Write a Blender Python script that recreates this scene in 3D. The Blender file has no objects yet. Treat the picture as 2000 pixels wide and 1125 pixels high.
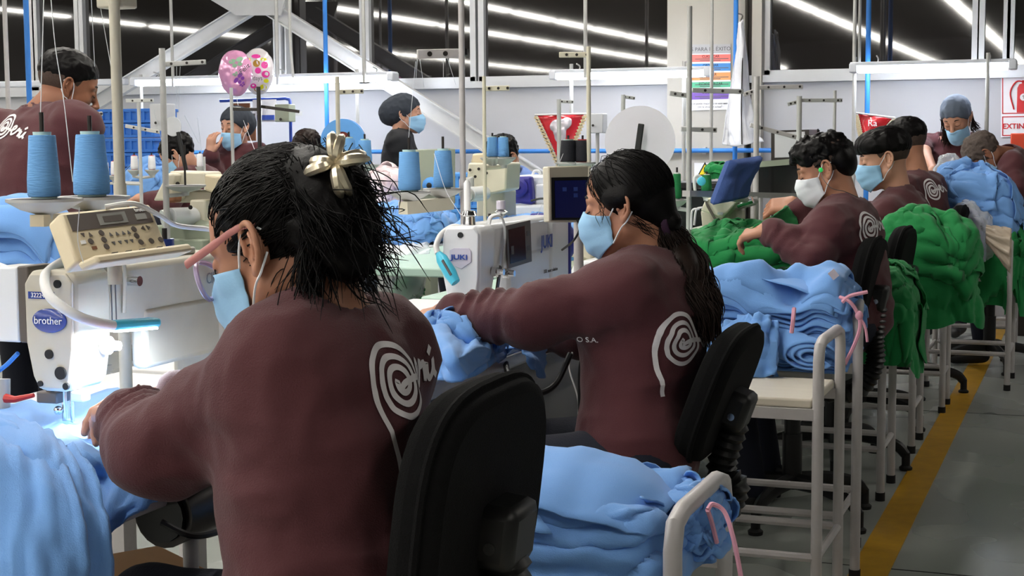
import bpy, math, random
import numpy as np
from mathutils import Vector, Matrix
from mathutils.bvhtree import BVHTree
PI = math.pi
scene = bpy.context.scene
C = scene.collection
# ---------------------------------------------------------------- camera
FPX, CAMH = 3000.0, 1.30
def nrm(v):
    v = np.asarray(v, float); return v / np.linalg.norm(v)
_a = nrm((1150, 302, 3000)); _b = nrm((0, 294, 3000))
_z = nrm(np.cross(_a, _b)); _z = _z if _z[1] > 0 else -_z
_x = nrm(np.cross(_a, _z))
_x = _x if _x[0] > 0 else -_x
_M = np.stack([_x, _a, _z])                 # rows: world axes in camera (right, up, forward)
RIGHT, UP, FWD = _M[:, 0], _M[:, 1], _M[:, 2]
CAM = np.array((0, 0, CAMH))
cd = bpy.data.cameras.new('camera'); co = bpy.data.objects.new('camera', cd); C.objects.link(co)
cd.sensor_width = 36; cd.lens = 36 * FPX / 2000; cd.clip_start = .05; cd.clip_end = 200
co.matrix_world = Matrix([[RIGHT[i], UP[i], -FWD[i], CAM[i]] for i in range(3)] + [[0, 0, 0, 1]])
scene.camera = co
def at(px, py, c=None, z=None, X=None, Y=None):
    d = RIGHT * (px - 1000) / FPX + UP * (562.5 - py) / FPX + FWD
    if c is None:
        c = (z - CAMH) / d[2] if z is not None else (X / d[0] if X is not None else Y / d[1])
    return CAM + d * c
# ---------------------------------------------------------------- world, exposure
w = bpy.data.worlds.new('night'); scene.world = w; w.use_nodes = True
w.node_tree.nodes['Background'].inputs[0].default_value = (.02, .022, .03, 1)
w.node_tree.nodes['Background'].inputs[1].default_value = .5
vs = scene.view_settings
vs.view_transform = 'Standard'; vs.look = 'None'; vs.gamma = 1; vs.exposure = 0.55; vs.use_curve_mapping = False
CEIL_LAMP = 34.0      # emission of the ceiling tubes
TUBE_LAMP = 20.0      # emission of the work lamps along the wall
# ---------------------------------------------------------------- helpers
def lin(c):
    return tuple(((v / 255) / 12.92 if v <= 10 else ((v / 255 + .055) / 1.055) ** 2.4) for v in c[:3]) + (1,)
MATS = {}
def mat(name, col, rough=.5, metal=0, var=.12, vs=6, bump=0, bs=80, spec=.5, sheen=0, emit=0, trans=0, alpha=1, ior=1.45, aniso=None, col2=None, coat=0):
    m = bpy.data.materials.new(name); m.use_nodes = True; MATS[name] = m
    nt = m.node_tree; p = nt.nodes['Principled BSDF']; I = p.inputs
    I['Roughness'].default_value = rough; I['Metallic'].default_value = metal
    I['Specular IOR Level'].default_value = spec; I['IOR'].default_value = ior
    I['Sheen Weight'].default_value = sheen; I['Sheen Roughness'].default_value = .5
    I['Transmission Weight'].default_value = trans; I['Alpha'].default_value = alpha; I['Coat Weight'].default_value = coat
    tc = nt.nodes.new('ShaderNodeTexCoord'); mp = nt.nodes.new('ShaderNodeMapping')
    nt.links.new(tc.outputs['Object'], mp.inputs[0])
    if aniso: mp.inputs['Scale'].default_value = aniso
    n = nt.nodes.new('ShaderNodeTexNoise'); n.inputs['Scale'].default_value = vs; n.inputs['Detail'].default_value = 4
    nt.links.new(mp.outputs[0], n.inputs['Vector'])
    r = nt.nodes.new('ShaderNodeMixRGB')
    c = lin(col); d = lin(col2) if col2 else tuple(v * (1 - var * 2) for v in c[:3]) + (1,)
    e = c if col2 else tuple(min(1, v * (1 + var)) for v in c[:3]) + (1,)
    r.inputs[1].default_value = d; r.inputs[2].default_value = e
    nt.links.new(n.outputs[0], r.inputs[0]); nt.links.new(r.outputs[0], I['Base Color'])
    if bump:
        b = nt.nodes.new('ShaderNodeTexNoise'); b.inputs['Scale'].default_value = bs; b.inputs['Detail'].default_value = 3
        nt.links.new(mp.outputs[0], b.inputs['Vector'])
        bp = nt.nodes.new('ShaderNodeBump'); bp.inputs['Strength'].default_value = bump; bp.inputs['Distance'].default_value = .004
        nt.links.new(b.outputs[0], bp.inputs['Height']); nt.links.new(bp.outputs[0], I['Normal'])
    if emit:
        I['Emission Color'].default_value = c; I['Emission Strength'].default_value = emit
    return m
def basis(d, up=(0, 0, 1)):
    d = nrm(d); s = np.cross(up, d)
    if np.linalg.norm(s) < 1e-4: s = np.cross((1, 0, 0), d)
    s = nrm(s); return np.stack([d, s, np.cross(d, s)], 1)      # columns: along, side, up
def rot(yaw=0, pitch=0, roll=0):                                  # degrees; pitch > 0 tips the front down
    return np.array((Matrix.Rotation(math.radians(yaw), 3, 'Z') @ Matrix.Rotation(math.radians(pitch), 3, 'Y') @ Matrix.Rotation(math.radians(roll), 3, 'X')))
def smooth_path(pts, n=8):
    p = np.asarray(pts, float)
    if len(p) < 3: return np.array([p[0] + (p[-1] - p[0]) * t for t in np.linspace(0, 1, max(2, n // 2))])
    q = np.vstack([2 * p[0] - p[1], p, 2 * p[-1] - p[-2]]); out = []
    for i in range(1, len(q) - 2):
        for t in np.linspace(0, 1, n, endpoint=False):
            a, b, c, d = q[i - 1:i + 3]
            out.append(.5 * (2 * b + (c - a) * t + (2 * a - 5 * b + 4 * c - d) * t * t + (3 * b - a - 3 * c + d) * t ** 3))
    out.append(p[-1]); return np.array(out)
class MB:
    def __init__(s): s.v = []; s.f = []; s.n = 0
    def add(s, v, f):
        v = np.asarray(v, float); s.v.append(v); s.f += [tuple(int(i) + s.n for i in q) for q in f]; s.n += len(v); return s
    def box(s, c, size, R=None):
        h = np.array(size) / 2; p = np.array([(x, y, z) for x in (-1, 1) for y in (-1, 1) for z in (-1, 1)]) * h
        if R is not None: p = p @ np.asarray(R).T
        return s.add(p + np.array(c), [(0, 1, 3, 2), (4, 6, 7, 5), (0, 4, 5, 1), (2, 3, 7, 6), (0, 2, 6, 4), (1, 5, 7, 3)])
    def tube(s, path, r, n=8, cap=True, flat=1, closed=False):
        p = np.asarray(path, float); m = len(p); r = np.broadcast_to(np.asarray(r, float), (m,))
        t = np.gradient(p, axis=0)
        if closed: t = np.roll(p, -1, 0) - np.roll(p, 1, 0)
        t /= np.linalg.norm(t, axis=1)[:, None] + 1e-12
        ref = np.array((0, 0, 1.)) if abs(t[0][2]) < .9 else np.array((1., 0, 0))
        u = nrm(np.cross(ref, t[0])); rings = []
        for i in range(m):
            u = u - t[i] * (u @ t[i]); u = u / (np.linalg.norm(u) + 1e-12); v_ = np.cross(t[i], u)
            a = np.arange(n) * 2 * PI / n
            rings.append(p[i] + r[i] * (np.cos(a)[:, None] * u * flat + np.sin(a)[:, None] * v_))
        V = np.vstack(rings); F = []
        for i in range(m if closed else m - 1):
            j = (i + 1) % m
            F += [(i * n + k, i * n + (k + 1) % n, j * n + (k + 1) % n, j * n + k) for k in range(n)]
        if cap and not closed: F += [tuple(range(n))[::-1], tuple(range((m - 1) * n, m * n))]
        return s.add(V, F)
    def cyl(s, a, b, r0, r1=None, n=16): return s.tube([a, b], [r0, r0 if r1 is None else r1], n)
    def lathe(s, prof, c=(0, 0, 0), n=24, R=None):
        a = np.arange(n) * 2 * PI / n; V = []; F = []; m = len(prof)
        for r, z in prof: V += [(r * math.cos(x), r * math.sin(x), z) for x in a]
        for i in range(m - 1): F += [(i * n + k, i * n + (k + 1) % n, (i + 1) * n + (k + 1) % n, (i + 1) * n + k) for k in range(n)]
        if prof[0][0] > 1e-6: F.append(tuple(range(n))[::-1])
        if prof[-1][0] > 1e-6: F.append(tuple(range((m - 1) * n, m * n)))
        V = np.array(V)
        if R is not None: V = V @ np.asarray(R).T
        return s.add(V + np.array(c), F)
    def prism(s, poly, fr, o, th):           # poly in (u,v) of the frame columns fr[:,0], fr[:,1]; extruded th along fr[:,2]
        fr = np.asarray(fr); q = np.array([fr[:, 0] * u + fr[:, 1] * v for u, v in poly]) + np.array(o); k = len(q)
        V = np.vstack([q, q + fr[:, 2] * th])
        return s.add(V, [tuple(range(k))[::-1], tuple(range(k, 2 * k))] + [(i, (i + 1) % k, k + (i + 1) % k, k + i) for i in range(k)])
    def grid(s, P, wrap=False):
        P = np.asarray(P, float); a, b = P.shape[:2]
        F = [(i * b + j, i * b + (j + 1) % b, (i + 1) * b + (j + 1) % b, (i + 1) * b + j) for i in range(a - 1) for j in range(b if wrap else b - 1)]
        return s.add(P.reshape(-1, 3), F)
    def ball(s, c, r, n=12, R=None):
        r = np.broadcast_to(np.asarray(r, float), (3,))
        th = np.linspace(0, PI, n // 2 + 1); P = np.array([[(math.sin(t) * math.cos(a), math.sin(t) * math.sin(a), math.cos(t)) for a in np.arange(n) * 2 * PI / n] for t in th]) * r
        if R is not None: P = P @ np.asarray(R).T
        return s.grid(P[::-1] + np.array(c), True)
    def build(s, name, m, parent=None, bevel=0, solid=0, sub=0, flat=False, ang=40):
        return link(name, np.vstack(s.v), s.f, m, parent, bevel, solid, sub, flat, ang)
def link(name, V, F, m, parent=None, bevel=0, solid=0, sub=0, flat=False, ang=40):
    me = bpy.data.meshes.new(name); me.from_pydata([tuple(x) for x in V] if not isinstance(V, np.ndarray) else V.tolist(), [], F)
    me.validate(); me.materials.append(MATS[m] if isinstance(m, str) else m)
    if not flat:
        me.polygons.foreach_set('use_smooth', [True] * len(me.polygons))
        try: me.set_sharp_from_angle(angle=math.radians(ang))
        except Exception: pass
    o = bpy.data.objects.new(name, me); C.objects.link(o)
    if parent is not None: attach(o, parent)
    if bevel:
        b = o.modifiers.new('b', 'BEVEL'); b.width = bevel; b.segments = 2; b.limit_method = 'ANGLE'
    if solid:
        b = o.modifiers.new('s', 'SOLIDIFY'); b.thickness = solid; b.offset = 0
    if sub:
        b = o.modifiers.new('u', 'SUBSURF'); b.levels = b.render_levels = sub
    return o
def wmat(o):
    m = o.matrix_basis.copy()
    return m if o.parent is None else wmat(o.parent) @ o.matrix_parent_inverse @ m
def attach(o, parent):
    o.parent = parent; o.matrix_parent_inverse = wmat(parent).inverted()
def tag(o, label, cat, group=None):
    o['label'] = label; o['category'] = cat
    if group: o['group'] = group
    return o
def thing(name, label, cat, loc, group=None):
    o = bpy.data.objects.new(name, None); C.objects.link(o); o.location = loc; o.empty_display_size = .05
    return tag(o, label, cat, group)
def struct(o):
    o['kind'] = 'structure'; return o
def stuff(o): o['kind'] = 'stuff'; return o
def dup(o, delta, parent=None, label=None, rz=None):
    c = o.copy(); C.objects.link(c)
    if parent is None:
        c.location = Vector(o.location) + Vector(delta)
        if rz is not None: c.rotation_euler.z = rz
    else: c.parent = parent; c.matrix_parent_inverse = o.matrix_parent_inverse.copy()
    if label: c['label'] = label
    for ch in list(o.children): dup(ch, delta, c)
    return c
def text(body, size, o, fr, m, parent=None, name='lettering', align='CENTER', ext=.0004, squash=1, bold=0):
    cu = bpy.data.curves.new('t', 'FONT'); cu.body = body; cu.size = size; cu.extrude = ext; cu.align_x = align; cu.align_y = 'CENTER'; cu.resolution_u = 3; cu.offset = bold
    t = bpy.data.objects.new('t', cu); C.objects.link(t)
    dg = bpy.context.evaluated_depsgraph_get(); me = bpy.data.meshes.new_from_object(t.evaluated_get(dg))
    bpy.data.objects.remove(t); fr = np.asarray(fr)
    fr = np.stack([fr[:, 0] * squash, fr[:, 1], fr[:, 2]], 1)
    me.transform(Matrix([list(fr[i]) + [o[i]] for i in range(3)] + [[0, 0, 0, 1]]))
    me.materials.clear(); me.materials.append(MATS[m]); ob = bpy.data.objects.new(name, me); C.objects.link(ob)
    if parent is not None: attach(ob, parent)
    return ob
# numpy value noise
def _h(i, j, k, s):
    n = (i * 374761393 + j * 668265263 + k * 2147483647 + s * 144665) & 0xffffffff
    n = ((n ^ (n >> 13)) * 1274126177) & 0xffffffff
    return ((n ^ (n >> 16)) & 0xffff) / 32767.5 - 1
def noise3(x, y, z, s=0):
    x, y, z = np.broadcast_arrays(np.asarray(x, float), np.asarray(y, float), np.asarray(z, float))
    i, j, k = (np.floor(t).astype(np.int64) for t in (x, y, z)); u, v, w_ = x - i, y - j, z - k
    u, v, w_ = (t * t * (3 - 2 * t) for t in (u, v, w_)); r = 0
    for a in (0, 1):
        for b in (0, 1):
            for c in (0, 1):
                r = r + _h(i + a, j + b, k + c, s) * (u if a else 1 - u) * (v if b else 1 - v) * (w_ if c else 1 - w_)
    return r
def fbm(x, y, z, s=0, o=3):
    r = 0; a = 1
    for q in range(o): r = r + a * noise3(x * 2 ** q, y * 2 ** q, z * 2 ** q, s + q * 7); a *= .5
    return r
# ---------------------------------------------------------------- signed-distance modelling
class Field:
    def __init__(s, lo, hi, h):
        s.h = h; s.lo = np.array(lo, float); s.n = np.ceil((np.array(hi) - s.lo) / h).astype(int) + 1
        s.D = np.full(s.n, .06); s.ax = [s.lo[i] + h * np.arange(s.n[i]) for i in range(3)]
    def sub(s, lo, hi, pad):
        a = np.clip(np.floor((np.array(lo) - pad - s.lo) / s.h).astype(int), 0, s.n); b = np.clip(np.ceil((np.array(hi) + pad - s.lo) / s.h).astype(int) + 1, 0, s.n)
        if (b <= a).any(): return None, None
        sl = tuple(slice(a[i], b[i]) for i in range(3))
        return sl, np.stack(np.meshgrid(*[s.ax[i][sl[i]] for i in range(3)], indexing='ij'), -1)
    def mix(s, sl, d, k, op):
        D = s.D[sl]
        if op == 's': d = -d; s.D[sl] = np.maximum(D, d) + np.maximum(k - np.abs(D - d), 0) ** 2 / (4 * k)
        elif op == 'i': s.D[sl] = np.maximum(D, d)
        else: s.D[sl] = np.minimum(D, d) - np.maximum(k - np.abs(D - d), 0) ** 2 / (4 * k)
    def cone(s, a, b, ra, rb, k=.02, op='u', wr=None, flat=None):
        a, b = np.array(a, float), np.array(b, float); R = max(ra, rb)
        sl, P = s.sub(np.minimum(a, b) - R, np.maximum(a, b) + R, k + 2 * s.h)
        if sl is None: return s
        ab = b - a; L2 = ab @ ab + 1e-12; q = P - a; t = np.clip((q @ ab) / L2, 0, 1)
        dv = q - t[..., None] * ab
        if flat is not None:                       # (direction, factor): wider along that direction
            dd, fc = nrm(flat[0]), flat[1]; pr = dv @ dd; dv = dv - (pr * (1 - 1 / fc))[..., None] * dd
        d = np.linalg.norm(dv, axis=-1) - (ra + (rb - ra) * t)
        if wr is not None:
            amp, fr_, sd = wr; L = math.sqrt(L2); B = basis(ab)
            wv = noise3(t * L * fr_ + (q @ B[:, 1]) * fr_ * .35, q @ B[:, 1] * fr_ * .3, q @ B[:, 2] * fr_ * .3 + t * 2, sd)
            d = d - amp * (1 - np.abs(wv) * 2)
        s.mix(sl, d, k, op); return s
    def ell(s, c, r, R=None, k=.02, op='u'):
        c = np.array(c, float); r = np.array(r, float); m = r.max()
        sl, P = s.sub(c - m, c + m, k + 2 * s.h)
        if sl is None: return s
        q = P - c
        if R is not None: q = q @ np.asarray(R)
        k0 = np.linalg.norm(q / r, axis=-1); k1 = np.linalg.norm(q / (r * r), axis=-1)
        s.mix(sl, k0 * (k0 - 1) / (k1 + 1e-9), k, op); return s
    def box(s, c, half, R=None, rd=.01, k=.01, op='u'):
        c = np.array(c, float); hf = np.array(half, float) - rd; m = np.linalg.norm(half)
        sl, P = s.sub(c - m, c + m, k + 2 * s.h)
        if sl is None: return s
        q = P - c
        if R is not None: q = q @ np.asarray(R)
        q = np.abs(q) - hf
        s.mix(sl, np.linalg.norm(np.maximum(q, 0), axis=-1) + np.minimum(q.max(-1), 0) - rd, k, op); return s
    def plane(s, n, c, k=.004):                    # removes n.p > c
        P = np.stack(np.meshgrid(*s.ax, indexing='ij'), -1); d = P @ nrm(n) - c / np.linalg.norm(n)
        D = s.D; s.D = np.maximum(D, d) + np.maximum(k - np.abs(D - d), 0) ** 2 / (4 * k); return s
    def disp(s, amp, f, sd=0, o=2, ridge=False, sc=(1, 1, 1)):
        m = np.abs(s.D) < .03; idx = np.argwhere(m); P = s.lo + idx * s.h
        v = fbm(P[:, 0] * f * sc[0], P[:, 1] * f * sc[1], P[:, 2] * f * sc[2], sd, o)
        if ridge: v = 1 - 2 * np.abs(v)
        s.D[m] -= amp * v; return s
    def mesh(s):
        D, h = s.D, s.h; S = D < 0; nx, ny, nz = D.shape
        cnt = np.zeros((nx - 1, ny - 1, nz - 1), np.uint8)
        cor = [(a, b, c) for a in (0, 1) for b in (0, 1) for c in (0, 1)]
        for a, b, c in cor: cnt += S[a:nx - 1 + a, b:ny - 1 + b, c:nz - 1 + c]
        act = (cnt > 0) & (cnt < 8); idx = np.argwhere(act); ID = -np.ones(act.shape, np.int64); ID[act] = np.arange(len(idx))
        acc = np.zeros((len(idx), 3)); num = np.zeros(len(idx)); vals = {c: D[idx[:, 0] + c[0], idx[:, 1] + c[1], idx[:, 2] + c[2]] for c in cor}
        for c in cor:
            for ax in range(3):
                if c[ax]: continue
                e = list(c); e[ax] = 1; e = tuple(e); va, vb = vals[c], vals[e]; x = (va < 0) != (vb < 0)
                t = np.where(x, va / np.where(x, va - vb, 1), 0); p = np.array(c, float)[None] + t[:, None] * (np.array(e) - np.array(c))
                acc[x] += p[x]; num[x] += 1
        V = s.lo + (idx + acc / num[:, None]) * h; Fs = []
        for ax in range(3):
            u, v = (ax + 1) % 3, (ax + 2) % 3
            sl0 = [slice(1, -1)] * 3; sl1 = [slice(1, -1)] * 3; sl0[ax] = slice(0, D.shape[ax] - 1); sl1[ax] = slice(1, D.shape[ax])
            A, B = S[tuple(sl0)], S[tuple(sl1)]; off = np.array([1, 1, 1]); off[ax] = 0
            for flip in (0, 1):
                e = np.argwhere(A & ~B if not flip else ~A & B) + off
                if not len(e): continue
                q = []
                for du, dv in ((-1, -1), (0, -1), (0, 0), (-1, 0)):
                    g = e.copy(); g[:, u] += du; g[:, v] += dv; q.append(ID[g[:, 0], g[:, 1], g[:, 2]])
                q = np.stack(q, 1); Fs.append(q[:, ::-1] if flip else q)
        F = np.vstack(Fs); F = F[(F >= 0).all(1)]
        return V, F.tolist()
# ---------------------------------------------------------------- materials
mat('white_wall', (182, 183, 188), .6, var=.03, vs=1.5)
mat('concrete', (176, 172, 164), .8, var=.06, vs=3, bump=.1, bs=40)
mat('far_wall', (128, 129, 132), .7, var=.05, vs=1.5)
mat('ceiling_dark', (70, 68, 66), .9)
mat('alu', (196, 198, 202), .4, .3, var=.05)
mat('glass_night', (30, 27, 26), .03, var=.05, spec=1.0, ior=1.75)
mat('steel_white', (196, 197, 199), .45, var=.08, vs=9)
mat('pipe_blue', (52, 128, 214), .4, var=.08)
mat('yellow_paint', (196, 148, 30), .45, var=.18, vs=14)
mat('lamp_housing', (214, 218, 228), .4, var=.03)
mat('tube_lit', (240, 246, 255), .5, emit=TUBE_LAMP)
mat('ceil_lit', (255, 250, 240), .5, emit=CEIL_LAMP)
mat('grey_metal', (186, 186, 184), .4, .2, var=.1, vs=20)
mat('frame_grey', (190, 186, 186), .35, var=.07, vs=25)
mat('dark_metal', (60, 56, 54), .4, .6)
mat('chrome', (215, 215, 215), .15, 1, var=.03)
mat('black_plastic', (15, 15, 16), .45, var=.1)
mat('rubber', (16, 16, 17), .7)
def floor_mat():
    m = mat('floor_concrete', (158, 161, 156), .16, var=.2, vs=1.2, bump=0, spec=.5, col2=(148, 153, 149))
    nt = m.node_tree; p = nt.nodes['Principled BSDF']; n = nt.nodes.new('ShaderNodeTexNoise'); n.inputs['Scale'].default_value = 2; n.inputs['Detail'].default_value = 1.5
    r = nt.nodes.new('ShaderNodeMapRange'); r.inputs[3].default_value = .2; r.inputs[4].default_value = .36
    tc = nt.nodes.new('ShaderNodeTexCoord'); nt.links.new(tc.outputs['Object'], n.inputs['Vector'])
    nt.links.new(n.outputs[0], r.inputs[0]); nt.links.new(r.outputs[0], p.inputs['Roughness'])
floor_mat()
# ---------------------------------------------------------------- the hall
X0, X1, Y0, YW, ZC = -24.0, 9.0, -34.0, 10.7, 4.6
def slab(name, lo, hi, m, bevel=0, parent=None):
    lo, hi = np.array(lo), np.array(hi); return MB().box((lo + hi) / 2, hi - lo).build(name, m, parent, bevel)
fl = struct(slab('floor', (X0, Y0, -.2), (X1, YW, 0), 'floor_concrete'))
for i, yy in enumerate((1.9, 4.62, 7.4)):      # sawn joints
    slab('floor_joint', (-3, yy, .0001), (X1, yy + .006, .0012), 'rubber', 0, fl)
slab('floor_stripe', (-.665, -2, .0002), (-.552, YW, .0025), 'yellow_paint', 0, fl)
struct(slab('ceiling', (X0, Y0, ZC), (X1, YW, ZC + .2), 'ceiling_dark'))
struct(slab('wall_left', (X0 - .2, Y0, 0), (X0, YW, ZC), 'far_wall'))
struct(slab('wall_right', (X1, Y0, 0), (X1 + .2, YW, ZC), 'far_wall'))
struct(slab('wall_front', (X0, Y0 - .2, 0), (X1, Y0, ZC), 'far_wall'))
SILL = at(1550, 146, Y=YW)[2]
wb = struct(slab('wall_back', (X0, YW, 0), (X1, YW + .2, SILL - .05), 'white_wall'))
struct(slab('trim_1', (X0, YW - .05, SILL - .05), (X1, YW + .12, SILL), 'alu'))           # window sill
# windows: bays given by the pixel columns of their frames
def wx(px, py=60): return at(px, py, Y=YW)[0]
bays = [(-330, 60), (66, 148), (156, 706), (714, 922), (938, 1312), (1497, 1905), (1916, 1966), (1974, 2200)]
ZT = 3.6
for i, (a, b) in enumerate(bays):
    xa, xb = wx(a), wx(b); o = thing('window_%d' % (i + 1), 'dark night window pane in a pale frame', 'window', ((xa + xb) / 2, YW, SILL))
    for k in ('label', 'category'): del o[k]
    struct(o)
    fw = .035
    f = MB().box(((xa + xb) / 2, YW + .06, SILL + fw / 2), (xb - xa + fw, .1, fw)).box(((xa + xb) / 2, YW + .06, ZT), (xb - xa + fw, .1, fw))
    f.box((xa, YW + .06, (SILL + ZT) / 2), (fw * 1.3, .1, ZT - SILL)).box((xb, YW + .06, (SILL + ZT) / 2), (fw * 1.3, .1, ZT - SILL)).build('window_frame', 'alu', o)
    slab('pane', (xa, YW + .055, SILL), (xb, YW + .06, ZT), 'glass_night', 0, o)
struct(slab('wall_back_upper', (X0, YW + .01, ZT), (X1, YW + .2, ZC), 'white_wall'))
struct(slab('wall_back_left', (X0, YW + .01, SILL - .05), (wx(-330), YW + .2, ZT), 'white_wall'))
struct(slab('wall_back_right', (wx(2200), YW + .01, SILL - .05), (X1, YW + .2, ZT), 'white_wall'))
# dark gap between two window bays and the concrete pillar
struct(slab('trim_2', (wx(922), YW + .08, SILL), (wx(938), YW + .1, ZT), 'ceiling_dark'))
pil = struct(slab('wall_pillar', (wx(1312), YW - .12, 0), (wx(1462), YW + .2, ZC), 'concrete'))
struct(slab('trim_3', (wx(1464), YW - .03, 0), (wx(1471), YW + .1, ZC), 'dark_metal'))
struct(slab('trim_4', (wx(1474), YW - .09, 0), (wx(1493), YW + .2, ZC), 'concrete'))
# pipe along the wall
pz = at(1340, 294, Y=YW - .06)[2]
t = MB().cyl((-9, YW - .16, pz), (.8, YW - .16, pz), .016)
pp = t.build('wall_pipe', 'pipe_blue'); tag(pp, 'blue air pipe running level along the white back wall', 'pipe')
for px in (300, 860, 1375, 1950):
    x = at(px, 294, Y=YW - .16)[0]; MB().box((x, YW - .08, pz), (.025, .16, .05)).build('bracket', 'grey_metal', pp)
# diagonal steel bracing in front of the wall
yb = YW - .32
def beam(name, label, p, q, wd=.105, dp=.06):
    a, b = at(*p, Y=yb), at(*q, Y=yb); d = nrm(b - a); fr = np.stack([d, (0, 1, 0), np.cross(d, (0, 1, 0))], 1)
    o = thing(name, label, 'beam', a)
    MB().box((a + b) / 2, (np.linalg.norm(b - a), .012, wd), fr).build('web', 'steel_white', o)
    for s in (-1, 1): MB().box((a + b) / 2 + fr[:, 2] * s * wd / 2, (np.linalg.norm(b - a), dp, .01), fr).build('flange', 'steel_white', o)
    return o
b1 = beam('steel_brace', 'white steel brace slanting down left across the dark windows', (490, 15), (190, 200))
b2 = beam('steel_brace', 'white steel brace slanting down right across windows and wall', (520, 12), (1130, 395))
tp = at(505, 10, Y=yb)
b3 = thing('steel_post', 'white vertical steel post under the gusset of the braces', 'beam', (tp[0] + .03, YW - .06, SILL))
g = at(518, 30, Y=yb)
pz0, pz1 = SILL + .01, tp[2] + .08; MB().box((g[0], YW - .06, (pz0 + pz1) / 2), (.02, .1, pz1 - pz0)).build('web', 'steel_white', b3)
for s in (-1, 1): MB().box((g[0] + s * .05, YW - .06, (pz0 + pz1) / 2), (.012, .1, pz1 - pz0)).build('flange', 'steel_white', b3)
gq = [at(*p, Y=yb - .05) for p in ((395, -10), (450, -14), (560, -14), (548, 30), (462, 30))]
m_ = MB(); m_.add(gq + [p + np.array((0, .014, 0)) for p in gq], [(0, 1, 2, 3, 4), (9, 8, 7, 6, 5)] + [(i, (i + 1) % 5, 5 + (i + 1) % 5, 5 + i) for i in range(5)]).build('gusset_plate', 'steel_white', b3)
# ceiling light rows (seen mirrored in the panes)
def ceiling_lamp(x, y, z):
    o = thing('ceiling_light', 'twin tube light fixture hanging in a ceiling row', 'light', (x, y, z), 'ceiling light rows')
    MB().box((x, y, z + .03), (.15, 1.96, .05)).build('housing', 'lamp_housing', o)
    MB().box((x, y, z), (.13, 1.9, .012)).build('diffuser', 'ceil_lit', o)
    return o
proto = None; HL = 3.4
for x in (-2.25, -4.6, -9.3, -11.6, -16.5, 2.4):
    for j in range(22):
        y = 9.2 - j * 2.2
        if y < -28: break
        if x > 0 and j % 3 != 1: continue
        if proto is None: proto = ceiling_lamp(x, y, HL); base = (x, y)
        else: dup(proto, (x - base[0], y - base[1], 0))
# hanging work lamps in a line along the wall
YL = 10.05
def work_lamp(px0, px1, py0, py1, label):
    a, b = at(px0, py0, Y=YL), at(px1, py1, Y=YL); z = (a[2] + b[2]) / 2; c = (a + b) / 2; L = b[0] - a[0]
    o = thing('work_lamp', label, 'lamp', (c[0], YL, z), 'lit work lamps along the back wall')
    MB().box((c[0], YL, z + .025), (L, .1, .025)).build('housing', 'lamp_housing', o, .006)
    for s in (-.024, .024): MB().cyl((a[0] + .05, YL + s, z - .012), (b[0] - .05, YL + s, z - .012), .019, n=12).build('tube', 'tube_lit', o)
    for x in (a[0] + .02, b[0] - .02): MB().box((x, YL, z), (.05, .11, .06)).build('end_cap', 'lamp_housing', o, .008)
    for x in (a[0] + L * .16, b[0] - L * .16): MB().tube(smooth_path([(x, YL + .05, z + .03), (x, YL + .07, z + .06), (x, YL, z + .075)], 4), .005, 6).build('hook', 'grey_metal', o)
    return o
work_lamp(262, 503, 160, 156, 'lit tube lamp left of the pink balloon')
work_lamp(505, 772, 156, 150, 'lit tube lamp right of the dotted balloon')
work_lamp(1078, 1390, 147, 141, 'lit tube lamp above the red pennant beside the pillar')
work_lamp(1662, 1985, 133, 127, 'lit tube lamp above the woman in the grey cap')
lamp_off = at(0, 166, Y=YL), at(205, 160, Y=YL)
o = thing('lamp_rail', 'thin white unlit lamp rail at the left edge of the wall', 'lamp', lamp_off[0])
MB().box((lamp_off[0] + lamp_off[1]) / 2, (lamp_off[1][0] - lamp_off[0][0] + .4, .06, .05)).build('housing', 'lamp_housing', o, .01)
# posts carrying the lamps, blue air drops, conduits
def post(name, label, px, py0, py1, Y, r, m, cat='post', z0=None, z1=None):
    a, b = at(px, py0, Y=Y), at(px, py1, Y=Y); z0 = b[2] if z0 is None else z0; z1 = a[2] if z1 is None else z1
    return tag(MB().cyl((a[0], Y, z0), (a[0], Y, z1), r, n=10).build(name, m), label, cat)
for px, Y, ds in ((48, 8.6, 'at the far left edge'), (633, 10.2, 'behind the right half of the balloon lamp'), (1438, 10.3, 'passing behind the hanging white garment'), (1698, 10.2, 'at the left end of the far right lamp')):
    post('air_pipe', 'vertical blue air pipe ' + ds, px, -60, 300, Y, .0165 if px > 100 else .019, 'pipe_blue', 'pipe', z0=.75, z1=3.4)
for px, y0, Y, ds, r in ((332, -50, 10.0, 'crossing the left window', .012), (538, -50, 10.0, 'right of the two balloons', .014), (708, -60, 10.0, 'crossing the window above the tape roll', .014),
                         (1143, -60, 10.0, 'left of the long lamp over the pennant', .013), (1391, -60, 9.9, 'in front of the poster', .011), (1671, -60, 10.1, 'left of the far right blue pipe', .012), (1681, -60, 10.15, 'close behind the left rod of the right lamp', .01)):
    post('lamp_rod', 'thin grey steel rod hanging ' + ds, px, y0, 150, Y, r, 'grey_metal', 'rod', z1=3.4, z0=1.0 if px == 1391 else 1.70)
for px, Y, ds in ((275, 10.1, 'under the left end of the left lamp'), (697, 10.1, 'beside the blue tape roll'), (1116, 10.1, 'behind the red pennant'), (1336, 10.1, 'in front of the pillar'), (1669, 10.1, 'wrapped in tape left of the small pennant'), (1929, 10.0, 'right of the woman in grey cap')):
    post('lamp_post', 'slim steel lamp post ' + ds, px, 150, 400, Y, .013, 'grey_metal', 'post', z0=0, z1=1.80)
cd_ = smooth_path([at(565, -80, Y=10.0), at(566, 40, Y=10.0), at(569, 110, Y=10.0), at(573, 152, Y=10.0)], 6); tag(MB().tube(cd_, .011, 8).build('conduit', 'grey_metal'), 'grey flexible conduit hanging to the lamp right of the balloons', 'conduit')
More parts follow.
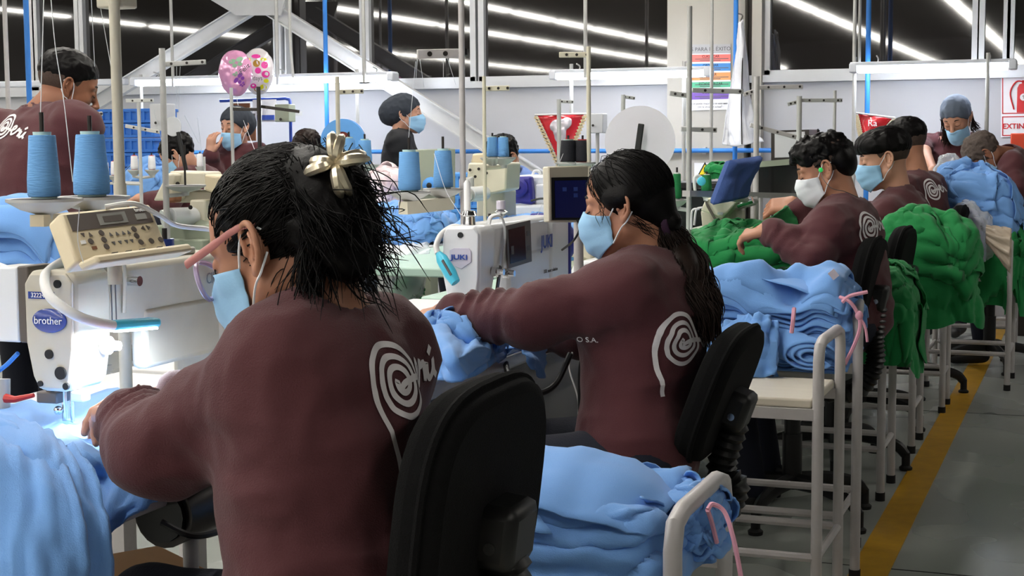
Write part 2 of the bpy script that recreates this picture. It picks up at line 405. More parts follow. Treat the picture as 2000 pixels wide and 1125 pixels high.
post('white_post', 'white post at the left edge of the picture', 6, -60, 170, 8.4, .016, 'frame_grey', 'post', z0=.9, z1=3.4)
# ---------------------------------------------------------------- people
mat('skin_a', (176, 124, 98), .5, var=.08, vs=14, bump=.05, bs=120)
mat('skin_b', (196, 146, 122), .5, var=.06, vs=14, bump=.05, bs=120)
mat('skin_c', (148, 98, 74), .5, var=.08, vs=14, bump=.05, bs=120)
mat('hair_black', (13, 11, 12), .42, var=.3, vs=60, bump=.2, bs=260, spec=.14)
mat('hair_brown', (36, 25, 21), .45, var=.3, vs=60, bump=.2, bs=260, spec=.25)
mat('hair_fade', (70, 54, 46), .8, var=.3, vs=90, bump=.4, bs=300)
mat('hair_grey', (88, 76, 70), .8, var=.3, vs=120, bump=.4, bs=300)
mat('maroon', (78, 34, 40), .85, var=.12, vs=4, bump=.35, bs=420, sheen=.12)
mat('black_cloth', (24, 25, 30), .8, var=.15, bump=.3, bs=300)
mat('striped_pink', (206, 176, 184), .85, bump=.2, bs=200, aniso=(1, 1, 14), col2=(238, 228, 232))
mat('striped_blue', (120, 150, 214), .85, bump=.2, bs=200)
mat('denim', (20, 24, 40), .85, bump=.3, bs=300)
mat('shoe', (26, 26, 28), .6)
mat('mask_blue', (150, 196, 232), .8, var=.05, vs=10, bump=.1, bs=300, sheen=.1)
mat('mask_white', (226, 230, 236), .8, var=.03)
mat('cap_grey', (88, 98, 114), .85, bump=.2, bs=200)
mat('cap_black', (48, 54, 64), .85, bump=.2, bs=200)
mat('print_white', (226, 222, 224), .7, var=.03)
mat('brow', (30, 22, 19), .8)
HC, HR = np.array((-.014, 0, .048)), np.array((.106, .086, .092))
def on_skull(p, off=0):
    q = (np.asarray(p, float) - HC) / HR; return HC + q / np.linalg.norm(q, axis=-1, keepdims=True) * (HR + off)
def head_field(h, nb):
    F = Field((-.135, -.105, min(-.15, nb[2] - .05)), (.145, .105, .15), h)
    F.ell((-.012, 0, .045), (.095, .075, .082), k=.03).ell((.03, 0, .042), (.062, .062, .068), k=.03).ell((.032, 0, -.028), (.056, .058, .076), k=.03)
    for s in (-1, 1):
        F.cone((-.005, s * .05, -.045), (.06, s * .016, -.094), .022, .018, .03).ell((.056, s * .04, -.018), (.024, .02, .022), k=.02)
        F.cone((.09, s * .012, .03), (.074, s * .05, .03), .008, .006, .014)
        F.ell((.1, s * .033, .012), (.017, .019, .015), k=.012, op='s').ell((.079, s * .032, .009), (.0145, .017, .0145), k=.004)
    F.ell((.074, 0, -.092), (.02, .02, .018), k=.02)
    F.cone((.09, 0, .02), (.115, 0, -.026), .008, .0115, .014)
    for s in (-1, 1): F.ell((.104, s * .012, -.032), (.011, .009, .008), k=.008)
    F.cone((.094, -.016, -.056), (.094, .016, -.056), .007, .007, .008).cone((.091, -.013, -.066), (.091, .013, -.066), .008, .008, .006)
    F.cone((-.03, 0, -.03), nb, .049, .053, .035)
    return F
def ear_mesh(s, h):
    R = rot(-s * 16, -10, 0); o = np.array((-.012, s * .077, .004)); F = Field(o - (.034, .03, .048), o + (.034, .03, .048), h)
    def L(x, z, y=0): return o + R @ np.array((x, s * y, z))
    F.ell(L(-.002, 0, .001), (.018, .0045, .029), R, .004)
    hx = smooth_path([(.004, -.002, .004), (.012, .008, .006), (.0125, .02, .007), (.005, .031, .008), (-.007, .032, .009), (-.017, .023, .01), (-.021, .008, .01), (-.019, -.008, .008), (-.013, -.02, .006), (-.006, -.029, .005)], 3)
    for a, b in zip(hx[:-1], hx[1:]): F.cone(L(*a[[0, 1, 2]]), L(*b[[0, 1, 2]]), .0036, .0036, .003)
    F.cone(L(-.003, .019, .006), L(-.012, .006, .008), .003, .0035, .004).cone(L(-.012, .006, .008), L(-.007, -.012, .007), .0035, .003, .004)
    F.ell(L(-.0, 0, .009), (.0085, .0075, .0135), R, .003, 's'); F.ell(L(-.003, -.029, .004), (.009, .004, .009), R, .005).ell(L(.011, -.003, .006), (.004, .0035, .007), R, .004)
    F.cone(L(-.005, .01, -.006), L(-.005, -.014, -.006), .011, .011, .004); return F.mesh()
def sample(F, P):
    q = np.clip(((P - F.lo) / F.h), 0, F.n - 1.001); i = q.astype(int); f = q - i; r = 0
    for a in (0, 1):
        for b in (0, 1):
            for c in (0, 1): r = r + F.D[i[..., 0] + a, i[..., 1] + b, i[..., 2] + c] * (f[..., 0] if a else 1 - f[..., 0]) * (f[..., 1] if b else 1 - f[..., 1]) * (f[..., 2] if c else 1 - f[..., 2])
    return r
def hand_mesh(W, d, up, side, curl=(25, 35, 25), thumb=30, h=.003, wrist=.07, spread=4, fore=None):
    # W wrist, d finger direction, up back-of-hand normal, side +1: thumb on the left of d seen from the back
    F = Field((-wrist - .05, -.1, -.13), (.21, .1, .1), h); d = nrm(d); u = nrm(np.array(up) - d * (np.array(up) @ d)); M3 = np.stack([d, np.cross(u, d), u], 0)
    bk = np.array((-1., 0, 0)) if fore is None else M3 @ nrm(fore)
    F.cone(bk * wrist, (.012, 0, 0), .024, .025, .02).box((.05, 0, 0), (.045, .038, .013), None, .012, .02).ell((.03, side * .02, -.008), (.03, .018, .014), None, .015)
    for i, (y, L) in enumerate(((.029, .068), (.010, .076), (-.010, .071), (-.028, .056))):
        p = np.array((.088, side * y, 0)); a = 0; r = .0092 - .0004 * i; yw = math.radians(side * (1.5 - i) * spread)
        for j, (c, f) in enumerate(zip(curl, (.45, .31, .24))):
            a += math.radians(c + (i - 1) * 3); q = p + L * f * np.array((math.cos(a) * math.cos(yw), math.cos(a) * math.sin(yw), -math.sin(a)))
            F.cone(p, q, r, r - .0008, .006 if j == 0 else .003); p = q; r -= .0008
    p = np.array((.018, side * .03, -.006)); a = math.radians(thumb)
    for L, r, b in ((.04, .0125, 0), (.032, .0105, .3), (.027, .009, .5)):
        q = p + L * np.array((math.cos(a - b) * .92, side * math.sin(a - b), -.25 - b * .4)); F.cone(p, q, r, r - .001, .006); p = q
    V, Fc = F.mesh(); return V @ M3 + np.array(W), Fc
def strand_mesh(paths, r, n=3, taper=.3):
    m = MB()
    for p in paths: m.tube(p, r * np.concatenate([np.full(len(p) - 2, 1.), [(1 + taper) / 2, taper]]), n, False)
    b0 = m.build; m.build = lambda *a, **k: stuff(b0(*a, **k)); return m
def mask_grid(dx=0, dz=0):
    U, V = np.meshgrid(np.linspace(-1, 1, 29), np.linspace(0, 1, 22), indexing='ij'); s = np.abs(U)
    kv = (0, .2, .5, .8, 1); X = np.interp(V, kv, (.108, .131, .127, .112, .082)); Z = np.interp(V, kv, (.006, -.026, -.062, -.097, -.121))
    b = s ** 2.1; x = X * (1 - b) + .026 * b + .0016 * np.sin(V * 6 * PI) * (1 - s * .5); z = Z * (1 - s ** 1.6) + (-.012 - .066 * V) * s ** 1.6
    return np.stack([x + dx, np.sign(U) * .0705 * s ** .85, z + dz], -1)
LOGO = []
def _logo():
    p = [(-.42, -1.02), (-.44, -.8), (-.5, -.4), (-.51, -.1)]
    for i in range(90):
        t = i / 89; a = PI - t * 2 * PI * 3.05; r = .5 * (1 - t) + .085 * t + (.02 if t < .3 else 0); p.append((r * math.cos(a) * .96, r * math.sin(a) * 1.06 + .02))
    p += [(-.07, -.06), (.05, -.0), (.3, .02), (.52, .0), (.62, .04), (.7, .12), (.66, .2), (.58, .14), (.58, 0), (.65, -.12), (.76, -.08), (.83, .04), (.86, .16), (.9, .08), (.98, .12), (1.0, 0), (1.0, -.12), (1.06, .1), (1.07, -.04), (1.14, -.12), (1.22, -.02), (1.25, .12), (1.25, -.04), (1.33, -.12)]
    LOGO.append((smooth_path([(a, b, 0) for a, b in p], 4)[:, :2], .042)); LOGO.append((np.array([(1.13, .2), (1.18, .24), (1.24, .29)]), .04))
_logo()
def logo_on(shirt_vf, parent, px, py, size, up, left, name='back_print', tilt=0):
    V, F = shirt_vf; bv = BVHTree.FromPolygons([Vector(v) for v in V.tolist()], F)
    d = at(px, py, c=1) - CAM; hit, n, _, _ = bv.ray_cast(Vector(CAM), Vector(d))
    if hit is None: return
    r = nrm(-np.array(left)); up = nrm(np.array(up) - r * (np.array(up) @ r)); n = nrm(np.cross(r, up)); hit = np.array(hit); m = MB(); nn_ = []
    for i in range(-3, 4):
        for j in range(-3, 4):
            q = bv.ray_cast(Vector(CAM), Vector(at(px + i * 9, py + j * 9, c=1) - CAM))
            if q[0] is not None: nn_.append(np.array(q[1]) * np.sign(-(np.array(q[1]) @ d)))
    n = nrm(n + nrm(np.mean(nn_, 0)) * 1.2); r = nrm(np.cross(up, n)); up = nrm(np.cross(n, r))
    ct, st = math.cos(math.radians(tilt)), math.sin(math.radians(tilt)); r, up = r * ct + up * st, up * ct - r * st
    def put(q):
        o = hit + (r * q[0] + up * q[1]) * size + n * .25; a = bv.ray_cast(Vector(o), Vector(-n))
        return None if a[0] is None else np.array(a[0]) + n * .0025
    for path, wd in LOGO:
        t = np.gradient(path, axis=0); t /= np.linalg.norm(t, axis=1)[:, None] + 1e-9; nn = np.stack([-t[:, 1], t[:, 0]], 1)
        A = [put(q) for q in path - nn * wd]; B = [put(q) for q in path + nn * wd]
        for i in range(len(path) - 1):
            q = [A[i], A[i + 1], B[i + 1], B[i]]
            if all(x is not None for x in q): m.add(q, [(0, 1, 2, 3)])
    if m.v: m.build(name, 'print_white', parent)
def vmean(*p): return np.mean([np.array(q, float) for q in p], 0)
def person(label, hip, az, N, o, hd, sh=None, el=None, wr=None, hands=None, skin='skin_a', shirt='maroon', h=.004, hs=.007, hair=None, mask='mask_blue', mk=(0, 0), legs='sit', sleeve='long', gird=1.0, logo=None, cat='person', wrk=1.0, shoulder=.165, front=0, brow=True, ground=0.0, hsc=1.0):
    hip, N, o = (np.array(q, float) for q in (hip, N, o)); a = math.radians(az); fw = np.array((math.cos(a), math.sin(a), 0)); lf = np.array((-math.sin(a), math.cos(a), 0))
    P = thing('person', label, cat, (hip[0], hip[1], ground)); sp = nrm(N - hip); R = rot(*hd) * hsc
    if sh is None: sh = [N - sp * .05 + lf * shoulder, N - sp * .05 - lf * shoulder]
    # --- body (skin): head, neck and hands
    nb = R.T @ (N - o) / hsc ** 2; nb = nb + nrm(nb) * .03
    HF = head_field(h, nb); V, F = HF.mesh(); allV = [V @ R.T + o]; allF = [F]
    for s in (-1, 1):
        q = ear_mesh(s, .0016 if h < .0035 else .003); allV.append(q[0] @ R.T + o); allF.append(q[1])
    core = Field(np.min([hip, N, *sh], 0) - .2, np.max([hip, N, *sh], 0) + .15, .02)
    core.cone(hip, N - sp * .06, .09, .07, .05).cone(sh[0], sh[1], .045, .045, .05)
    if el is not None:
        for i in (0, 1):
            cf = Field(np.min([sh[i], el[i], wr[i]], 0) - .1, np.max([sh[i], el[i], wr[i]], 0) + .1, .008 if sleeve == 'short' else .016)
            cf.cone(sh[i], el[i], .044, .036, .02).cone(el[i], wr[i], .038, .026, .02); q = cf.mesh(); allV.append(q[0]); allF.append(q[1])
    q = core.mesh(); allV.append(q[0]); allF.append(q[1])
    for hd_ in hands or []:
        kk = dict(hd_[4]) if len(hd_) > 4 else {}; i = int(np.argmin([np.linalg.norm(np.array(w0) - hd_[0]) for w0 in wr])); kk['fore'] = np.array(el[i]) - np.array(wr[i]); q = hand_mesh(*hd_[:4], **kk); allV.append(q[0]); allF.append(q[1])
    m = MB()
    for v, f in zip(allV, allF): m.add(v, f)
    m.build('body', skin, P, ang=180)
    def HV(v): return np.asarray(v, float) @ R.T + o
    if brow:
        for s in (-1, 1):
            MB().tube(HV(smooth_path([(.093, s * .014, .034), (.091, s * .032, .041), (.077, s * .052, .035)], 5)), [.0025, .003, .0035, .0035, .0035, .003, .003, .0025, .002, .0015, .001][:11], 6).build('eyebrow', 'brow', P)
            MB().tube(HV(smooth_path([(.090, s * .018, .002), (.0945, s * .032, .001), (.082, s * .049, .004)], 5)), .0014, 5).build('eyelash', 'brow', P)
    # --- mask
    if mask:
        g = mask_grid(*mk)
        for _ in range(8):
            dd = g * (1, 1, 0) + (.012, 0, 0); dd /= np.linalg.norm(dd, axis=-1, keepdims=True); g = g + dd * np.maximum(0, .0045 - sample(HF, g))[..., None]
        mo = MB().grid(HV(g)).build('face_mask', mask, P, solid=.0016, ang=180)
        for s in (-1, 1):
            e = g[-1 if s > 0 else 0]
            for p in ([e[0], (.006, s * .082, .012), (-.014, s * .084, .036), (-.034, s * .08, .022)], [e[-1], (.0, s * .08, -.045), (-.018, s * .083, -.03), (-.034, s * .08, -.008)]):
                MB().tube(HV(smooth_path(p, 5)), .0017, 5).build('ear_strap', 'mask_white', mo)
    # --- clothing
    if shirt:
        pts = [hip, N] + list(sh) + (list(el) + (list(wr) if sleeve == 'long' else []) if el is not None else [])
        S = Field(np.min(pts, 0) - .24, np.max(pts, 0) + .2, hs); Rs = np.stack([nrm(np.cross(lf, sp)), lf, sp], 1); ch = hip + (N - hip) * .66; w_ = gird
        S.ell(hip + (0, 0, .03), (.135 * w_, .175 * w_, .14), np.stack([fw, lf, (0, 0, 1)], 1), .06)
        S.ell(hip * .62 + N * .38 + fw * .005, (.115 * w_, .15 * w_, .17), Rs, .07)
        S.ell(ch, (.116 * w_, .15 * w_, .172), Rs, .07)
        if front: S.ell(ch + fw * .06 - sp * .0, (.075, .12, .085), Rs, .06)
        S.cone(sh[0], sh[1], .062, .062, .06); S.cone(N - sp * .012, N - sp * .05, .063, .066, .04)
        if el is not None:
            for i in (0, 1):
                if sleeve == 'long':
                    S.cone(sh[i], el[i], .066 * w_, .056, .045, wr=(.009, 17, i)); S.cone(el[i], wr[i] + nrm(np.array(el[i]) - wr[i]) * .03, .056, .041, .03, wr=(.0115, 27, i + 5))
                else: S.cone(sh[i], sh[i] * .35 + el[i] * .65, .066, .064, .04)
        S.disp(.006 * wrk, 9, 3, 2).disp(.006 * wrk, 6, 11, 2, True, (1, 1, 2.4)).disp(.0022 * wrk, 20, 15, 2, True)
        nd = nrm(o - N + R @ np.array((-.03, 0, -.05))); S.cone(N + nd * .012, N + nd * .2, .066, .06, .006, 's')
        sv = S.mesh(); sob = link('shirt', sv[0], sv[1], shirt, P, ang=180)
        if logo: logo_on(sv, sob, *logo[:3], sp, lf, tilt=logo[3] if len(logo) > 3 else 0)
    # --- legs
    if legs:
        T = []; Lf = MB()
        for s in (1, -1):
            hj = hip + lf * s * .09
            if legs == 'sit': kn = hj + fw * .4 + (0, 0, -.02) + lf * s * .03; an = np.array((kn[0], kn[1], .09)) - fw * .1
            else: kn = np.array((hj[0], hj[1], hip[2] * .52)) + fw * .02; an = np.array((hj[0], hj[1], .09))
            T.append((hj, kn, an))
        Q = Field(np.min([np.min(t, 0) for t in T], 0) - .16, np.max([np.max(t, 0) for t in T], 0) + .16, .014)
        Q.ell(hip, (.12, .165, .11), np.stack([fw, lf, (0, 0, 1)], 1), .05)
        for hj, kn, an in T: Q.cone(hj, kn, .085, .062, .05).cone(kn, an, .06, .045, .03)
        q = Q.mesh(); link('trousers', q[0], q[1], 'denim', P, ang=180)
        for hj, kn, an in T:
            f = Field(an - .3, an + .3, .014); f.cone(an + (0, 0, -.03), an + fw * .15 + (0, 0, -.05), .045, .035, .03); f.plane((0, 0, -1), 0 - 0.002); q = f.mesh(); link('shoe', q[0], q[1], 'shoe', P, ang=180)
    if hair: hair(P, HV, R, o)
    return P
# --- hair and headwear, all in head coordinates
def hair_base(h, infl=0, front=.0256, low=.0264, c2=None):
    F = Field((-.15, -.12, -.13), (.13, .12, .17), h); F.ell(HC, HR + infl, k=.01)
    return F
def cut_face(F, front=.0256, low=.0264, ear=True):
    F.plane((.85, 0, -.53), front, .008); F.plane((.516, 0, -.857), low, .01)
    if ear:
        for s in (-1, 1): F.ell((-.004, s * .09, -.002), (.026, .03, .036), k=.006, op='s')
    return F
def place(F, HV, name, m, P, ang=180):
    V, f = F.mesh(); return link(name, HV(V), f, m, P, ang=ang)
rng = random.Random(7)
def swept(HVf, n, gather, off=.002, jit=.012, seed=0, low=-.07):
    r = random.Random(seed); out = []
    for i in range(n):
        while True:
            d = nrm((r.gauss(0, 1), r.gauss(0, 1), r.gauss(.3, 1))); p = HC + d * HR
            if .85 * p[0] - .53 * p[2] < .0256 and p[2] > low and .516 * p[0] - .857 * p[2] < .0264: break
        g = np.array(gather) + np.array([r.gauss(0, jit) for _ in range(3)]); k = 9; pts = []
        bend = np.array([r.gauss(0, .006) for _ in range(3)])
        for t in np.linspace(0, 1, k):
            q = p * (1 - t) + g * t + bend * math.sin(t * PI); pts.append(on_skull(q, off * (.3 + r.random() * .2 + (0 if 0 < t < 1 else -.6)) + .0006 * r.random()) if t < .93 else q)
        out.append(HVf(smooth_path(pts, 2)))
    return out
def wisps(HVf, spec, seed):
    r = random.Random(seed); out = []
    for start, end, n, jit, curl in spec:
        for i in range(n):
            a = np.array(start) + [r.gauss(0, jit) for _ in range(3)]; b = np.array(end) + [r.gauss(0, jit * 1.6) for _ in range(3)]
            c1 = a * .66 + b * .34 + [r.gauss(0, curl) for _ in range(3)]; c2 = a * .3 + b * .7 + [r.gauss(0, curl) for _ in range(3)]
            out.append(HVf(smooth_path([a, c1, c2, b], 4)))
    return out
def hair_bun(P, HV, R, o):
    F = hair_base(.0035, -.003); cut_face(F)
    F.ell((-.1, 0, .045), (.045, .062, .065), k=.03).ell((-.1, .005, -.015), (.038, .055, .055), k=.03).disp(.004, 28, 2, 2, True)
    hb = place(F, HV, 'hair', 'hair_black', P)
    st = swept(HV, 900, (-.098, 0, .075), .004, .018, 3)
    strand_mesh(wisps(HV, [((-.075, .045, .085), (-.115, .052, -.02), 300, .01, .004), ((-.085, -.0, .1), (-.135, .0, .02), 200, .011, .004), ((-.1, .0, .075), (-.125, .03, -.05), 150, .022, .01), ((-.1, -.02, .06), (-.14, -.01, -.02), 90, .02, .012), ((-.09, .03, .03), (-.055, .062, -.1), 90, .012, .008), ((-.11, 0, .0), (-.15, -.01, -.05), 16, .012, .012), ((-.1, .0, -.02), (-.115, -.02, -.085), 50, .014, .008), ((-.075, .055, -.02), (-.03, .066, -.13), 30, .006, .007)], 5), .0009).build('loose_strands', 'hair_black', hb, ang=180)
    strand_mesh(st, .001).build('hair_strands', 'hair_black', hb, ang=180)
def hair_tail(P, HV, R, o):
    F = hair_base(.0035, -.001); cut_face(F, low=.04, ear=False)
    for s in (-1, 1): F.ell((.004, s * .094, -.012), (.018, .03, .024), k=.006, op='s')
    for s in (-1, 1): F.ell((-.012, s * .07, .028), (.045, .026, .026), k=.02)
    F.cone((-.07, 0, -.01), (-.1, 0, -.045), .055, .03, .03); hb = place(F, HV, 'hair', 'hair_black', P)
    st = swept(HV, 480, (-.102, 0, -.05), .003, .01, 11, -.06); strand_mesh(st, .0009).build('hair_strands', 'hair_black', hb, ang=180)
    T = MB(); T.tube([HV((-.098 + .012 * math.cos(t) * .3, .027 * math.cos(t), -.05 + .027 * math.sin(t))) for t in np.linspace(0, 2 * PI, 18)[:-1]], .009, 8, closed=True).build('hair_tie', 'tie_purple', hb)
    path = [HV((-.09, 0, -.045)), at(1313, 480, 3.36), at(1336, 530, 3.33), at(1362, 592, 3.3), at(1382, 668, 3.29)]
    path = smooth_path(path, 6); r = random.Random(5); m = MB(); rad = np.interp(np.linspace(0, 1, len(path)), (0, .12, .4, .8, 1), (.018, .038, .058, .046, .02))
    m.tube(path, rad * .72, 14); m.build('ponytail', 'hair_brown', hb, ang=180)
    out = []
    for i in range(700):
        a = r.random() * 2 * PI; q = r.random() ** .4; ph = r.random() * 6; L = r.uniform(.72, 1.06); k = []
        for j, p in enumerate(path):
            t = j / (len(path) - 1) * L; w_ = np.interp(t, (0, .12, .4, .8, 1, 1.1), (.016, .038, .06, .05, .03, .025)) * q * (1 + .12 * math.sin(t * 16 + ph))
            b = a + .5 * math.sin(t * 5 + ph); pp = path[min(len(path) - 1, int(t * (len(path) - 1)))] + (path[-1] - path[0]) * 0
            f = t * (len(path) - 1); i0 = min(int(f), len(path) - 2); pp = path[i0] + (path[i0 + 1] - path[i0]) * (f - i0)
            k.append(pp + np.array((math.cos(b), math.sin(b), .25 * math.sin(b * 2))) * w_)
        out.append(np.array(k))
    strand_mesh(out, .0012).build('ponytail_strands', 'hair_brown', hb, ang=180)
    strand_mesh(wisps(HV, [((.035, .08, .03), (.04, .076, -.03), 5, .004, .006), ((-.03, .07, -.03), (-.07, .05, -.07), 14, .007, .004)], 8), .0007).build('loose_strands', 'hair_black', hb, ang=180)
mat('tie_purple', (52, 24, 52), .8, bump=.3)
def hair_short(style, m='hair_black', side='hair_fade', h=.005):
    def f(P, HV, R, o):
        F = hair_base(h, -.005); cut_face(F, .03, .05); place(F, HV, 'hair_sides', side, P)
        F = Field((-.16, -.12, -.1), (.15, .12, .2), h)
        if style == 'curly':
            F.ell((-.01, 0, .062), (.108, .087, .082), k=.01); F.ell((.055, 0, .085), (.05, .07, .045), k=.03); F.plane((.45, 0, -.9), -.012, .01); F.disp(.012, 45, 4, 1); F.disp(.006, 110, 9, 1); F.ell((-.07, 0, .02), (.05, .078, .07), k=.02)
        elif style == 'bowl':
            F.ell((-.012, 0, .064), (.112, .09, .08), k=.01); F.ell((.05, 0, .075), (.06, .075, .05), k=.03); F.plane((.12, 0, -.99), -.036, .008); F.disp(.004, 60, 4, 2, True, (.4, 2, .4))
        elif style == 'crop':
            F.ell((-.014, 0, .066), (.108, .086, .082), k=.01); F.plane((.5, 0, -.86), -.012, .012); F.disp(.003, 120, 4, 1)
        else:
            F.ell((-.014, 0, .05), (.108, .09, .095), k=.01); F.plane((.8, 0, -.6), .02, .01); F.plane((.516, 0, -.857), .05, .01); F.disp(.006, 60, 4, 2)
        place(F, HV, 'hair', m, P)
    return f
def cap(m, puff=.0, low=.03, hairm='hair_black', tail=False):
    def f(P, HV, R, o):
        F = hair_base(.005, -.002); cut_face(F, .02, .03); place(F, HV, 'hair', hairm, P)
        F = Field((-.24, -.13, -.12), (.14, .13, .2), .005); F.ell(HC, HR + .008, k=.01)
        if puff: F.ell((-.09, 0, .02), (.075 + puff * .3, .075, .085), rot(0, -25), k=.04)
        F.plane((.62, 0, -.78), .008, .006); F.disp(.003, 25, 3, 2, True); place(F, HV, 'surgical_cap', m, P)
        if tail: strand_mesh(wisps(HV, [((-.03, -.075, .0), (-.01, -.1, -.17), 170, .012, .003), ((-.05, .06, -.02), (-.05, .085, -.12), 60, .012, .003)], 3), .0018).build('long_hair', 'hair_brown', P, ang=180)
    return f
FAR = dict(h=.006, hs=.012)
DN = (0, 0, 1)
# seated row, near to far
def row_people():
    az = 174
    e = [at(318, 880, 2.02), at(480, 800, 2.44)]; wq = [at(248, 806, 2.24), at(330, 778, 2.5)]
    w1 = person('woman in glasses with a gold hair claw sewing closest to the camera', at(650, 1290, 1.97), az, at(634, 606, 2.02), W1H[0], W1H[1],
                sh=[at(556, 728, 1.95), at(738, 692, 2.12)], el=e, wr=wq, h=.003, hs=.006, hair=hair_bun, gird=1.0, skin='skin_a', mk=(-.002, 0), wrk=.8,
                hands=[(wq[0], wq[0] - e[0] + np.array((0, 0, -.05)), (.3, -.3, .9), -1, dict(curl=(30, 40, 25))), (wq[1], (-.75, -.2, -.15), (.2, .5, .8), 1, dict(curl=(30, 35, 20)))], logo=(784, 750, .102, 4))
    e = [at(1040, 622, 3.26), at(1130, 640, 3.62)]; wq = [at(872, 612, 3.42), at(960, 640, 3.75)]
    w2 = person('woman with a long dark ponytail reaching across the white table', at(1247, 895, 3.34), 190, at(1270, 504, 3.37), at(1226, 407, 3.37), (180, 8, 0),
                sh=[at(1222, 568, 3.24), at(1300, 560, 3.5)], el=e, wr=wq, h=.003, hs=.006, hair=hair_tail, front=1, wrk=.75, hsc=.9, skin='skin_a',
                hands=[(wq[0], (-.9, .25, -.22), (0, -.35, .94), -1, dict(curl=(14, 20, 15), spread=5)), (wq[1], (-.9, .1, -.2), (0, 0, 1), 1)], logo=(1338, 668, .11))
    e = [at(1588, 506, 5.02), at(1592, 470, 5.42)]; wq = [at(1502, 447, 5.12), at(1556, 398, 5.42)]
    m1 = person('man with curly black hair and green earbud holding up green cloth', at(1662, 625, 5.2), 178, at(1650, 405, 5.22), at(1614, 334, 5.25), (183, 20, 0), sh=[at(1618, 447, 5.07), at(1672, 432, 5.37)],
                el=e, wr=wq, h=.004, hs=.009, hair=hair_short('curly'), skin='skin_a', hsc=.93, hands=[(wq[0], (-.9, .1, -.25), (-.2, -.3, .9), -1, dict(curl=(35, 40, 25), h=.004)), (wq[1], (-.9, -.1, -.1), (-.2, -.6, .8), 1, dict(curl=(40, 45, 30), h=.004))], logo=(1699, 445, .1), mask='mask_white')
    m2 = person('young man with fringe haircut and blue mask, second of the three men', at(1762, 540, 6.85), 182, at(1755, 383, 6.85), at(1728, 314, 6.85), (190, 12, 0), sh=[at(1732, 418, 6.7), at(1776, 408, 7.02)],
                el=[at(1702, 465, 6.66), at(1695, 450, 7.12)], wr=[at(1640, 448, 6.77), at(1640, 430, 7.06)], h=.004, hs=.01, hair=hair_short('bowl'), skin='skin_b', hsc=1.05, gird=1.12, hands=[(at(1640, 448, 6.77), (-1, 0, -.2), DN, -1, dict(h=.005))])
    m3 = person('man with short black hair turned away, third of the three men', at(1803, 500, 7.75), 172, at(1792, 345, 7.75), at(1768, 288, 7.77), (162, 14, 0), sh=[at(1764, 372, 7.6), at(1817, 368, 7.9)],
                el=[at(1735, 420, 7.56), at(1755, 410, 8.0)], wr=[at(1680, 415, 7.66), at(1690, 410, 8.0)], hsc=1.05, gird=1.1, h=.004, hs=.01, hair=hair_short('crop'), skin='skin_a', logo=(1822, 372, .11))
    return w1, w2, m1, m2, m3
W1H = (at(557, 494, 2.04), (172, 20, 3))
row = row_people()
row_head = (np.array(W1H[0]), rot(*W1H[1]))
person('woman in grey cap and maroon tee bending over the far table', at(1852, 420, 9.9), 262, at(1852, 268, 9.78), at(1868, 232, 9.55), (258, 32, 4), shoulder=.17, el=[at(1906, 300, 9.7), at(1806, 296, 9.6)], wr=[at(1898, 335, 9.45), at(1822, 330, 9.4)],
       hair=cap('cap_grey', 0, tail=True), skin='skin_b', sleeve='short', legs='stand', mk=(-.002, -.028), hands=[(at(1822, 328, 9.4), (.3, -.6, -.5), (0, -.4, .9), 1, dict(h=.006)), (at(1898, 333, 9.45), (-.3, -.6, -.5), (0, -.4, .9), -1, dict(h=.006))], h=.005, hs=.011)
person('balding man bent low over the far end of the row', at(2035, 420, 8.6), 182, at(1966, 305, 8.55), at(1926, 305, 8.5), (186, 60, 0), shoulder=.17, el=[at(1985, 370, 8.3), at(1975, 360, 8.8)], wr=[at(1925, 375, 8.35), at(1925, 370, 8.7)], hair=hair_short('bald', 'hair_grey', 'hair_grey'), skin='skin_c', **FAR)
person('man in maroon standing at left with his back turned', at(62, 505, 5.1), 78, at(78, 222, 5.18), at(131, 176, 5.22), (47, 18, 0), shoulder=.18, el=[at(-70, 400, 5.2), at(158, 400, 5.25)], wr=[at(-60, 480, 5.4), at(150, 480, 5.45)], hair=hair_short('crop'), skin='skin_c', legs='stand', gird=1.12, hsc=.95, h=.004, hs=.009, mk=(-.012, -.045), logo=(8, 250, .1, -14))
person('woman in black cap under the balloons with mask below nose', at(478, 420, 10.35), 262, at(468, 287, 10.38), at(460, 250, 10.3), (256, 6, 0), shoulder=.15, el=[at(502, 340, 10.3), at(418, 335, 10.2)], wr=[at(470, 350, 10.1), at(411, 298, 10.1)], hair=cap('cap_black', .02), skin='skin_b', mk=(0, -.024), hands=[(at(411, 298, 10.1), (.1, 0, 1), (-.2, -.9, 0), -1, dict(h=.006))], **FAR)
person('dark haired man bent behind the beige machine at left', at(395, 440, 8.95), 185, at(378, 335, 8.95), at(350, 306, 8.9), (192, 34, 0), el=[at(330, 400, 8.7), at(330, 390, 9.1)], wr=[at(275, 385, 8.7), at(285, 390, 9.1)], hair=hair_short('mop'), skin='skin_b', hands=[(at(275, 385, 8.7), (-.9, 0, -.3), DN, -1, dict(h=.006))], **FAR)
person('person with netted brown hair seen only above the claw clip woman', at(605, 430, 9.6), 180, at(607, 335, 9.6), at(600, 297, 9.6), (150, 20, 0), el=[at(585, 380, 9.4), at(590, 380, 9.8)], wr=[at(560, 390, 9.4), at(560, 390, 9.8)], hair=hair_short('mop', 'hair_brown', 'hair_brown'), mask=None, **FAR)
